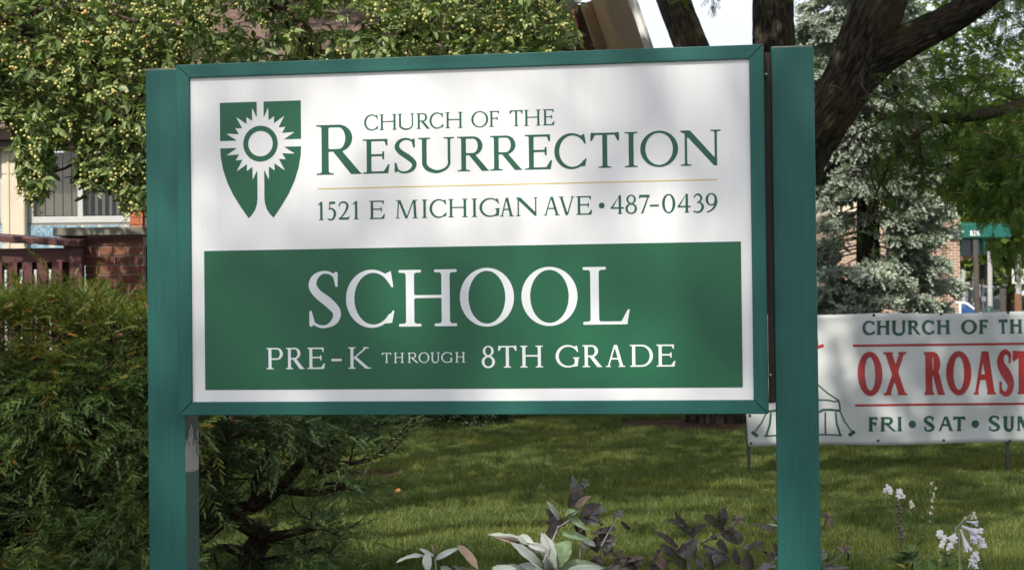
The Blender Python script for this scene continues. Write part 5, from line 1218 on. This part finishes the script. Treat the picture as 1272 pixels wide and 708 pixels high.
car(1268, 105, (.04, .10, .22), 'dark blue car farther down the street at the right edge', -1.4)
# far red brick house and street trees
rh = thing('red_brick_house', 'small red brick house far down the street', 'building', (fx(1241, 150), 150, 0)); rb = plain('far_red_brick', (.30, .09, .06), .9)
part(MB().box(fx(1236, 150), fx(1247, 150), 150, 156, 0, fz(358.5, 150)), 'wall', rb, rh); part(MB().prism([(fx(1235.5, 150), fz(358, 150)), (fx(1247.5, 150), fz(358, 150)), (fx(1241.5, 150), fz(353, 150))], 149.8, 156), 'roof', M['roof_under'], rh)
for a in (1238, 1241.5, 1245): part(MB().box(fx(a, 150)-.3, fx(a, 150)+.3, 149.93, 149.97, 2.0, 3.0), 'window', dgl, rh)
FT0 = None
def far_tree(px, Y, h, r, label, n=1500, trunk_r=.16, lowz=None):
    x = fx(px, Y, 372); t = thing('street_tree', label, 'tree', (x, Y, 0), 'trees along the far street'); mb = MB(); rr = random.Random(int(px*7+Y)); cz_ = h*.62
    mb.tube([(x, Y, 0), (x+.1, Y, h*.3), (x, Y, h*.75)], [trunk_r, trunk_r*.8, trunk_r*.3], 8)
    for k in range(6): a = rr.uniform(0, 6.3); mb.tube([(x, Y, h*rr.uniform(.28, .45)), (x+math.cos(a)*r*.4, Y+math.sin(a)*r*.4, h*.6), (x+math.cos(a)*r*.8, Y+math.sin(a)*r*.8, h*.78)], [trunk_r*.5, trunk_r*.3, .02], 5)
    mb.obj('trunk', M['bark'], t, True); T, D = [], []
    for k in range(n//14):
        v_ = Vector((rr.gauss(0, 1), rr.gauss(0, 1), rr.gauss(0, 1))); v_ *= rr.random()**.4/v_.length; c = Vector((x+v_.x*r, Y+v_.y*r, cz_+v_.z*h*.42))
        for q in range(14): T.append(tuple(c+Vector((rr.gauss(0, .28), rr.gauss(0, .28), rr.gauss(0, .16))))); D.append((rr.gauss(0, 1), rr.gauss(-.3, 1), rr.gauss(0, .6)))
    T, D = np.array(T), np.array(D); scatter('crown', [BROAD], D, T, rng.uniform(.16, .34, len(T)), rng.random(len(T)), M['far_leaf'], t)
far_tree(1253, 58, 7.2, 2.4, 'street tree with pale trunk right of the lamp pole', 3600, .16)
far_tree(1222, 95, 8, 3.6, 'street tree far behind the signal pole', 3600)
far_tree(1290, 80, 10, 4.5, 'large street tree at the right edge beyond the cars', 4500)
far_tree(1243, 130, 10, 5, 'distant street tree over the red house', 3600)
far_tree(1185, 78, 13, 5, 'tall tree rising behind the brick shop', 5600)
far_tree(1120, 75, 14, 5.5, 'tall tree behind the blue spruce', 6500)
far_tree(1010, 80, 12, 5, 'tall tree glimpsed left of the blue spruce', 5200)
far_tree(1265, 170, 12, 9, 'broad tree at the end of the street', 5600)
far_tree(1200, 190, 12, 9, 'broad tree closing the view behind the street sign', 5600)

far_tree(1380, 62, 9, 4, 'street tree outside the frame on the right, nearest the road', 3600)
far_tree(1520, 75, 11, 5, 'street tree outside the frame, farther right', 4000)
far_tree(-60, 40, 9, 4, 'tree behind the school roof', 4000)
# ------------------------------------------------------------------ peonies under the sign
t = NT('mildewed_leaf'); v = t.coords('Object'); n = t.noise(v, 26, 6, .7); n0 = t.noise(v, 5, 3)
M['pale_leaf'] = t.done(t.pbr(t.mix(t.ramp(n0, [(.35, (0, 0, 0)), (.7, (1, 1, 1))]), t.ramp(n, [(.3, (.26, .33, .20)), (.6, (.45, .50, .40))]), (.53, .56, .52)), .75, t.bump(n, .3, .003), .2))
M['green_leaf'] = plain('half_mildewed_leaf', (.27, .36, .20), .85, .35, 40, .5, .15)
M['pink_leaf'] = plain('pinkish_leaf', (.34, .25, .19), .75, .25, 20, .3, .2)
M['dark_leaf'] = plain('purple_brown_leaf', (.125, .105, .092), .8, .55, 45, .5, .2)
M['dgreen_leaf'] = plain('olive_dark_leaf', (.10, .098, .048), .8, .5, 40, .5, .2)
M['grey_leaf'] = plain('greyed_leaf', (.27, .26, .25), .85, .5, 50, .5, .15)
M['pale_stem'] = plain('pale_stem', (.36, .34, .32), .7, .2, 20, .2, .2)
M['pod'] = plain('dry_seed_pod', (.20, .15, .125), .8, .4, 30, .4, .2)
def lance(b, t_, w, bow, fold, rnd, n=9):
    """a pointed leaf from b to t_, folded along its rib and bowed"""
    b, t_ = Vector(b), Vector(t_); ax = t_-b; L = ax.length; ax.normalize(); view = Vector((0, -1, .35)).normalized(); sd = ax.cross(view).normalized(); nr = sd.cross(ax).normalized()
    tw_ = rnd.uniform(-.8, .8); curl = rnd.uniform(-.2, .9); side_ = rnd.uniform(-.08, .08); sd2 = sd*math.cos(tw_)+nr*math.sin(tw_); nr2 = nr*math.cos(tw_)-sd*math.sin(tw_); vs = []; fs = []
    for i in range(n+1):
        u = i/n; ww = w*.5*(math.sin(PI*u**.82)**.8+.02)*(1 if u < 1 else 0); c = b+ax*(L*u)+nr*(bow*L*math.sin(PI*u))
        wav = .07*w*math.sin(u*9+tw_*5)+.05*w*math.sin(u*23+tw_*11); c = c+nr2*(-curl*L*max(0, u-.55)**2)+sd2*(side_*L*u*u)
        vs += [c-sd2*ww+nr2*(fold*ww+wav), c-sd2*ww*.5+nr2*fold*ww*.32, c, c+sd2*ww*.5+nr2*fold*ww*.32, c+sd2*ww+nr2*(fold*ww-wav)]
    for i in range(n):
        for k in range(4): a = i*5+k; fs.append((a, a+1, a+6, a+5))
    return vs, fs
def plant(name, label, items, ox_, oy_, sc_, Y, group=None):
    """items: (kind, base x, base y, tip x, tip y, width, material) read in an enlarged crop of the bed"""
    rn = random.Random(len(items)); q = at(items[0][1]/sc_+ox_, items[0][2]/sc_+oy_, Y); t = thing(name, label, 'plant', (q.x, Y, 0), group)
    for it in items:
        kd, x0_, y0_, x1_, y1_, w, mt = it; a = at(x0_/sc_+ox_, y0_/sc_+oy_, Y+rn.uniform(-.06, .06)); b = at(x1_/sc_+ox_, y1_/sc_+oy_, Y+rn.uniform(-.10, .08)); wv = w/sc_/F*Y
        if kd == 'leaf':
            vs, fs = lance(a, b, wv, rn.uniform(.02, .16), rn.uniform(.2, .85), rn, 12); o = MB().add(vs, fs).obj('leaf', M[mt], t, True); sm_ = o.modifiers.new('thick', 'SOLIDIFY'); sm_.thickness = .0012
        elif kd == 'stem': m_ = (a+b)/2+Vector((rn.uniform(-.01, .01), 0, -.006)); MB().tube([a, m_, b], [wv*.5, wv*.45, wv*.4], 6).obj('stem', M[mt], t, True)
        elif kd == 'pod':
            mb = MB()
            for k in range(5): an = 2*PI*k/5+rn.random(); dd = Vector((math.cos(an), .3*math.sin(an*2), math.sin(an))); mb.tube([b, b+dd*wv*.35+Vector((0, 0, .002)), b+dd*wv*.62], [wv*.10, wv*.15, wv*.02], 6)
            mb.obj('seed_pod', M[mt], t, True)
    return t
def root(items, x, y, w, mt): return items+[('stem', x, y, x+10, y+900, w, mt)]
PB = (480, 580, 3.975)
A_ = [('stem', 228, 560, 240, 450, 8, 'pale_stem'), ('leaf', 240, 458, 356, 392, 30, 'pale_leaf'), ('leaf', 350, 386, 462, 500, 44, 'pink_leaf'), ('leaf', 186, 436, 44, 456, 34, 'pale_leaf'), ('leaf', 200, 420, 206, 525, 44, 'pale_leaf'), ('leaf', 240, 440, 222, 384, 14, 'pink_leaf'), ('leaf', 236, 440, 160, 405, 22, 'pale_leaf'),
      ('leaf', 350, 545, 272, 490, 46, 'pale_leaf'), ('leaf', 360, 530, 470, 512, 40, 'pale_leaf'), ('leaf', 440, 540, 330, 480, 34, 'grey_leaf'), ('stem', 228, 560, 240, 1500, 8, 'pale_stem')]
plant('peony_plant', 'low pale mildewed peony shoot left of the big pale one', A_, *PB, 6.1)
B_ = [('stem', 840, 500, 835, 1500, 16, 'pale_stem'), ('leaf', 842, 505, 764, 318, 84, 'pale_leaf'), ('leaf', 846, 500, 905, 352, 118, 'green_leaf'), ('leaf', 850, 500, 1064, 484, 74, 'green_leaf'), ('leaf', 762, 505, 612, 370, 62, 'pale_leaf'), ('leaf', 780, 520, 660, 475, 48, 'pale_leaf'), ('leaf', 800, 520, 792, 440, 54, 'pale_leaf'),
      ('leaf', 706, 384, 512, 332, 46, 'pale_leaf'), ('leaf', 700, 392, 520, 326, 26, 'grey_leaf'), ('leaf', 660, 372, 535, 336, 30, 'pink_leaf'), ('leaf', 652, 345, 724, 372, 40, 'pale_leaf'), ('leaf', 700, 384, 800, 406, 34, 'pale_leaf'), ('stem', 775, 470, 850, 290, 12, 'pale_stem'), ('stem', 845, 300, 945, 215, 10, 'pale_stem'),
      ('leaf', 852, 262, 788, 176, 30, 'pale_leaf'), ('leaf', 878, 248, 942, 204, 40, 'green_leaf'), ('leaf', 940, 212, 1014, 144, 38, 'pink_leaf'), ('leaf', 900, 242, 998, 306, 34, 'green_leaf'), ('leaf', 868, 326, 1014, 352, 34, 'green_leaf'), ('leaf', 952, 336, 1002, 408, 44, 'pale_leaf'), ('leaf', 880, 520, 1080, 512, 50, 'pale_leaf'), ('leaf', 960, 360, 1030, 392, 26, 'pale_leaf'),
      ('leaf', 560, 540, 640, 500, 40, 'pale_leaf'), ('leaf', 520, 500, 640, 505, 36, 'pale_leaf'), ('leaf', 700, 520, 560, 495, 36, 'pale_leaf')]
plant('peony_plant', 'big pale mildewed peony with broad whitish leaves at bottom centre', B_, *PB, 5.95)
C2 = [('stem', 960, 330, 950, 1500, 12, 'dark_leaf'), ('leaf', 945, 165, 922, 62, 62, 'grey_leaf'), ('stem', 945, 160, 972, 85, 8, 'grey_leaf'), ('pod', 975, 100, 980, 80, 44, 'grey_leaf'), ('stem', 936, 310, 950, 150, 8, 'dark_leaf'), ('leaf', 900, 200, 960, 130, 50, 'dark_leaf'), ('leaf', 1010, 240, 1095, 208, 44, 'grey_leaf'), ('leaf', 960, 240, 1060, 180, 56, 'dark_leaf'), ('leaf', 990, 250, 1070, 290, 50, 'dark_leaf'),
      ('leaf', 880, 290, 786, 200, 50, 'dark_leaf'), ('leaf', 860, 300, 790, 262, 44, 'dark_leaf'), ('leaf', 1000, 270, 1050, 262, 52, 'grey_leaf'), ('leaf', 940, 320, 1010, 240, 60, 'dark_leaf'), ('leaf', 840, 340, 800, 300, 60, 'dark_leaf'), ('stem', 1060, 390, 1140, 250, 9, 'pale_stem'), ('pod', 1130, 260, 1146, 235, 50, 'grey_leaf'), ('leaf', 1160, 268, 1206, 318, 20, 'dark_leaf'),
      ('leaf', 1010, 330, 1150, 312, 30, 'dark_leaf'), ('leaf', 1040, 340, 1010, 420, 60, 'dark_leaf'), ('leaf', 1050, 350, 1130, 340, 50, 'dark_leaf'), ('leaf', 1060, 400, 1130, 360, 60, 'grey_leaf'), ('leaf', 700, 380, 780, 420, 50, 'dark_leaf'), ('leaf', 1080, 440, 1110, 360, 50, 'dark_leaf'), ('leaf', 1090, 450, 1180, 420, 40, 'dgreen_leaf'), ('leaf', 1120, 460, 1265, 450, 34, 'dark_leaf'), ('leaf', 1150, 500, 1270, 470, 40, 'dark_leaf'), ('leaf', 960, 300, 1000, 380, 60, 'dark_leaf'),
      ('leaf', 1060, 430, 1030, 490, 70, 'dark_leaf'), ('leaf', 1090, 490, 1160, 520, 60, 'dark_leaf'), ('leaf', 1190, 440, 1230, 510, 36, 'dark_leaf')]
plant('peony_plant', 'dark purple-leaved peony standing behind the pale one', C2, *PB, 6.45)
PD = (800, 590, 4.711)
D_ = [('stem', 262, 420, 262, 1500, 12, 'grey_leaf'), ('leaf', 268, 352, 178, 206, 46, 'dark_leaf'), ('leaf', 246, 300, 132, 262, 34, 'dark_leaf'), ('leaf', 266, 358, 368, 286, 50, 'dark_leaf'), ('leaf', 196, 424, 60, 322, 36, 'dark_leaf'), ('stem', 262, 420, 268, 330, 10, 'grey_leaf'), ('stem', 330, 402, 536, 272, 12, 'grey_leaf'), ('pod', 540, 270, 556, 264, 62, 'pink_leaf'), ('leaf', 548, 262, 508, 250, 30, 'dark_leaf'),
      ('leaf', 470, 330, 344, 218, 48, 'dgreen_leaf'), ('leaf', 560, 404, 440, 290, 56, 'dark_leaf'), ('leaf', 462, 300, 474, 186, 62, 'dark_leaf'), ('leaf', 572, 400, 496, 306, 60, 'dark_leaf'), ('leaf', 200, 470, 320, 372, 90, 'grey_leaf'), ('leaf', 300, 480, 240, 380, 80, 'dark_leaf'), ('leaf', 490, 462, 430, 372, 46, 'dark_leaf'), ('leaf', 430, 372, 386, 360, 40, 'dark_leaf'), ('leaf', 500, 500, 338, 408, 60, 'grey_leaf'),
      ('leaf', 560, 524, 524, 420, 50, 'dark_leaf'), ('leaf', 190, 470, 88, 406, 60, 'grey_leaf'), ('leaf', 100, 430, 68, 492, 30, 'dark_leaf'), ('leaf', 240, 545, 160, 455, 80, 'dgreen_leaf'), ('leaf', 0, 520, 180, 505, 44, 'dgreen_leaf'), ('leaf', 420, 540, 350, 450, 60, 'dark_leaf'), ('leaf', 380, 560, 500, 500, 60, 'dgreen_leaf'), ('leaf', 330, 560, 300, 480, 60, 'grey_leaf'), ('leaf', 130, 560, 30, 480, 70, 'pink_leaf'), ('leaf', 40, 560, 110, 500, 60, 'dark_leaf'), ('leaf', 400, 470, 420, 560, 60, 'grey_leaf')]
plant('peony_plant', 'dark peony with greyed leaves and a star-shaped pod left of the right post', D_, *PD, 6.75)
E_ = [('stem', 650, 560, 650, 1500, 10, 'grey_leaf'), ('leaf', 596, 442, 704, 384, 44, 'dark_leaf'), ('leaf', 640, 548, 594, 446, 52, 'dark_leaf'), ('leaf', 620, 440, 590, 410, 40, 'grey_leaf'), ('leaf', 700, 450, 640, 430, 50, 'dgreen_leaf'), ('leaf', 792, 340, 638, 274, 22, 'grey_leaf'), ('leaf', 800, 300, 755, 236, 40, 'grey_leaf'), ('leaf', 820, 330, 730, 286, 24, 'pale_leaf'), ('stem', 720, 528, 782, 458, 10, 'pale_stem'), ('stem', 700, 548, 790, 470, 9, 'pale_stem'),
      ('leaf', 660, 560, 770, 530, 50, 'grey_leaf'), ('leaf', 760, 500, 716, 450, 40, 'dark_leaf'), ('leaf', 800, 470, 760, 400, 50, 'dark_leaf'), ('stem', 1000, 548, 1168, 455, 8, 'pale_stem'), ('pod', 1170, 450, 1186, 440, 64, 'pod'), ('leaf', 1170, 445, 1120, 420, 24, 'pink_leaf'), ('leaf', 1190, 450, 1180, 505, 18, 'dark_leaf'), ('leaf', 1025, 490, 1072, 460, 40, 'pale_leaf'), ('leaf', 1020, 440, 1050, 470, 30, 'grey_leaf'), ('leaf', 1040, 540, 1186, 536, 30, 'grey_leaf'), ('stem', 1000, 420, 1070, 262, 8, 'dark_leaf'), ('pod', 1068, 260, 1076, 248, 66, 'pod'), ('leaf', 1080, 262, 1098, 305, 22, 'pink_leaf'), ('leaf', 1066, 250, 1110, 236, 20, 'grey_leaf'), ('leaf', 620, 560, 560, 500, 50, 'dark_leaf')]
plant('peony_plant', 'ragged peony half hidden behind the right post with two dry pods', E_, *PD, 6.85)

# ------------------------------------------------------------------ white flowers at the right
M['petal'] = plain('white_petal', (.78, .78, .80), .6, .05, 20, .1, .3); M['cream_petal'] = plain('cream_petal', (.62, .60, .42), .6, .15, 20, .1, .3); M['fl_green'] = plain('flower_leaf_green', (.09, .15, .05), .6, .3, 12, .2, .3); M['yel_leaf'] = plain('yellowed_leaf', (.38, .34, .08), .7, .2, 12, .2, .2); M['bud'] = plain('pinkish_bud', (.34, .27, .22), .7, .3, 20, .2, .2)
FC = (1070, 580, 5.53); FYY = 6.9
def fp(x, y, dy=0): return at(x/FC[2]+FC[0], y/FC[2]+FC[1], FYY+dy)
u_ = FYY/F/FC[2]
def floret(parent, x, y, s_, mat, rn, name='flower'):
    """snapdragon-like flower: two ruffled lips and a pouch"""
    c = fp(x, y, -.01); mb = MB(); s2 = s_*u_
    tl = rn.uniform(-.5, .5)
    for a, off, r, zz in ((1.05, .30, .26, 1.25), (2.05, .32, .25, 1.3), (4.1, .22, .27, .8), (5.3, .24, .26, .8)):
        a += tl; d = Vector((math.cos(a)*s2*off, -s2*.12*rn.random(), math.sin(a)*s2*off)); k0 = len(mb.v); mb.ball(c+d, s2*r*rn.uniform(.9, 1.15), 14, 9, 0, (1.1, .3, zz)); sd0 = rn.uniform(0, 50)
        mb.v[k0:] = [tuple(Vector(v)+(Vector(v)-c-d)*(.8*noise.noise(Vector(v)*150+Vector((sd0, 0, 0))))) for v in mb.v[k0:]]
    mb.ball(c+Vector((0, -s2*.10, -s2*.02)), s2*.22, 10, 7, 0, (.9, .6, 1)); o = mb.obj(name, mat, parent, True); return o
def stalk(parent, P, r0, r1, mat=None): Q = smooth_line([fp(*p) for p in P], 4); return MB().tube(Q, [r0+(r1-r0)*i/(len(Q)-1) for i in range(len(Q))], 6).obj('stem', mat or M['fl_green'], parent, True)
def leaflets(parent, P, n, L, rn, mat, w=.2):
    for k in range(n):
        i = rn.randint(0, len(P)-2); f = rn.random(); x = P[i][0]+(P[i+1][0]-P[i][0])*f; y = P[i][1]+(P[i+1][1]-P[i][1])*f; a = rn.choice([-1, 1])*rn.uniform(.3, 1.2); l = L*rn.uniform(.6, 1.2)
        vs, fs = lance(fp(x, y), fp(x+math.sin(a)*l, y-math.cos(a)*l*.6, rn.uniform(-.05, .05)), l*w*u_, .08, .3, rn, 5); MB().add(vs, fs).obj('leaf', mat, parent, True)
rf = random.Random(31)
s1 = thing('snapdragon', 'white snapdragon, tallest at left with two white blooms on bare stems', 'flower', (fp(255, 700).x, FYY, 0))
P1 = [(262, 1500), (258, 700), (236, 440), (222, 250), (200, 170)]; stalk(s1, P1, .0022, .0012); P2 = [(292, 1500), (290, 700), (268, 520), (258, 330), (252, 210)]; stalk(s1, P2, .0028, .0018, M['pod'])
for a in [(176, 150, 52), (198, 172, 40), (160, 164, 30), (262, 178, 50), (258, 206, 40), (290, 205, 26)]: floret(s1, *a, M['petal'], rf)
for k in range(13): y = 235+k*25; c = fp(258+rf.uniform(-14, 14)+(y-235)*.05, y, -.01); o = MB().ball(c, u_*rf.uniform(10, 15), 8, 6, 0, (1, 1, 1.1)).obj('seed_pod', M['dark_leaf'], s1, True)
leaflets(s1, P1[1:], 8, 50, rf, M['fl_green']); leaflets(s1, [(250, 700), (290, 620)], 12, 110, rf, M['fl_green'], .3)
s2_ = thing('snapdragon', 'short snapdragon with a single small cream bloom', 'flower', (fp(320, 700).x, FYY+.05, 0)); P = [(318, 1500), (318, 640), (325, 480), (345, 290)]; stalk(s2_, P, .002, .0012)
for a in [(340, 245, 30), (352, 262, 28), (345, 275, 24)]: floret(s2_, *a, M['cream_petal'], rf)
leaflets(s2_, P[1:], 12, 60, rf, M['fl_green'])
s3_ = thing('snapdragon', 'leaning snapdragon spike with greenish buds at its top', 'flower', (fp(350, 700).x, FYY+.02, 0)); P = [(330, 1500), (345, 690), (370, 560), (425, 430), (465, 300), (485, 210), (500, 110)]; stalk(s3_, P, .0026, .0012)
for k in range(16): y = 100+k*12+(40 if k > 11 else 0); floret(s3_, 500-(y-100)*.14+rf.uniform(-22, 22), y, rf.uniform(12, 20), M[rf.choice(['bud', 'cream_petal', 'fl_green'])], rf, 'bud')
for a in [(474, 318, 24), (470, 372, 18), (482, 275, 16)]: floret(s3_, *a, M['cream_petal'], rf)
leaflets(s3_, P[1:5], 18, 62, rf, M['fl_green']); leaflets(s3_, [(340, 700), (300, 620), (380, 620)], 16, 110, rf, M['fl_green'], .32); leaflets(s3_, [(300, 708), (340, 640)], 6, 80, rf, M['yel_leaf'], .35)
s4 = thing('snapdragon', 'cluster of white snapdragon blooms below the hosta flower', 'flower', (fp(600, 700).x, FYY, 0)); P = [(565, 1500), (570, 700), (585, 600), (560, 500)]; stalk(s4, P, .0024, .0014); stalk(s4, [(620, 1500), (612, 700), (628, 560)], .0022, .0012)
for a in [(545, 470, 56), (568, 500, 56), (552, 540, 48), (632, 505, 56), (640, 480, 40), (612, 545, 44), (596, 560, 30)]: floret(s4, *a, M['petal'], rf)
for a in [(655, 490, 16), (632, 560, 16), (620, 640, 22), (540, 640, 22), (600, 600, 18)]: floret(s4, *a, M['bud'], rf, 'bud')
leaflets(s4, [(570, 708), (590, 600)], 18, 80, rf, M['fl_green'])
s5 = thing('snapdragon', 'white snapdragon bloom at the bottom right under the hosta bells', 'flower', (fp(775, 708).x, FYY-.05, 0)); stalk(s5, [(770, 1500), (775, 720), (778, 620)], .0024, .0014)
for a in [(778, 608, 52), (762, 645, 52), (795, 640, 46), (752, 680, 44), (785, 685, 40), (828, 505, 40), (822, 535, 50), (850, 545, 34)]: floret(s5, *a, M['petal'], rf)
stalk(s5, [(800, 720), (815, 600), (822, 540)], .002, .0012); leaflets(s5, [(775, 708), (800, 640)], 10, 60, rf, M['fl_green'])
ho = thing('hosta_flower', 'pale lilac hosta scape with drooping trumpet bells', 'flower', (fp(675, 708).x, FYY+.03, 0)); stalk(ho, [(672, 1500), (676, 700), (670, 560), (672, 470), (640, 440), (690, 378), (740, 335), (770, 325)], .0026, .0028, M['pale_stem'])
def bell(x0_, y0_, x1_, y1_, w):
    a, b = fp(x0_, y0_, -.01), fp(x1_, y1_, -.03); R = [w*.16, w*.18, w*.24, w*.42, w*.5]; P = [a.lerp(b, k/4) for k in range(5)]; o = MB().tube(P, [r*u_ for r in R], 10, cap=False).obj('bell', M['hosta'], ho, True); d = (b-a).normalized(); sd = d.cross(Vector((0, 1, 0))).normalized()
    for k in range(6):
        an = 2*PI*k/6; q = b+(sd*math.cos(an)+Vector((0, -1, 0))*math.sin(an))*w*.42*u_; vs, fs = lance(q-d*w*.15*u_, q+d*w*.42*u_+(q-b)*.6, w*.34*u_, .05, .2, rf, 4); MB().add(vs, fs).obj('petal', M['hosta'], o, True)
M['hosta'] = plain('pale_lilac_petal', (.66, .65, .74), .6, .06, 20, .1, .3)
bell(690, 405, 800, 455, 62); bell(682, 428, 728, 560, 46); bell(722, 372, 788, 385, 30); bell(720, 410, 790, 500, 46); bell(740, 440, 770, 500, 40)
for a in [(772, 322, 26), (785, 345, 24), (760, 350, 24), (712, 352, 20)]: floret(ho, *a, M['cream_petal'], rf, 'bud')
vs, fs = lance(fp(640, 445), fp(622, 410), 12*u_, .05, .3, rf, 5); MB().add(vs, fs).obj('leaf', M['fl_green'], ho, True)
for (a, b, c, d, w) in [(560, 900, 470, 640, 90), (690, 900, 760, 700, 110), (420, 900, 360, 650, 90), (860, 900, 900, 720, 90)]:
    vs, fs = lance(fp(a, b, .05), fp(c, d, -.05), w*u_, .1, .3, rf, 8); MB().add(vs, fs).obj('leaf', M['fl_green'], ho, True)
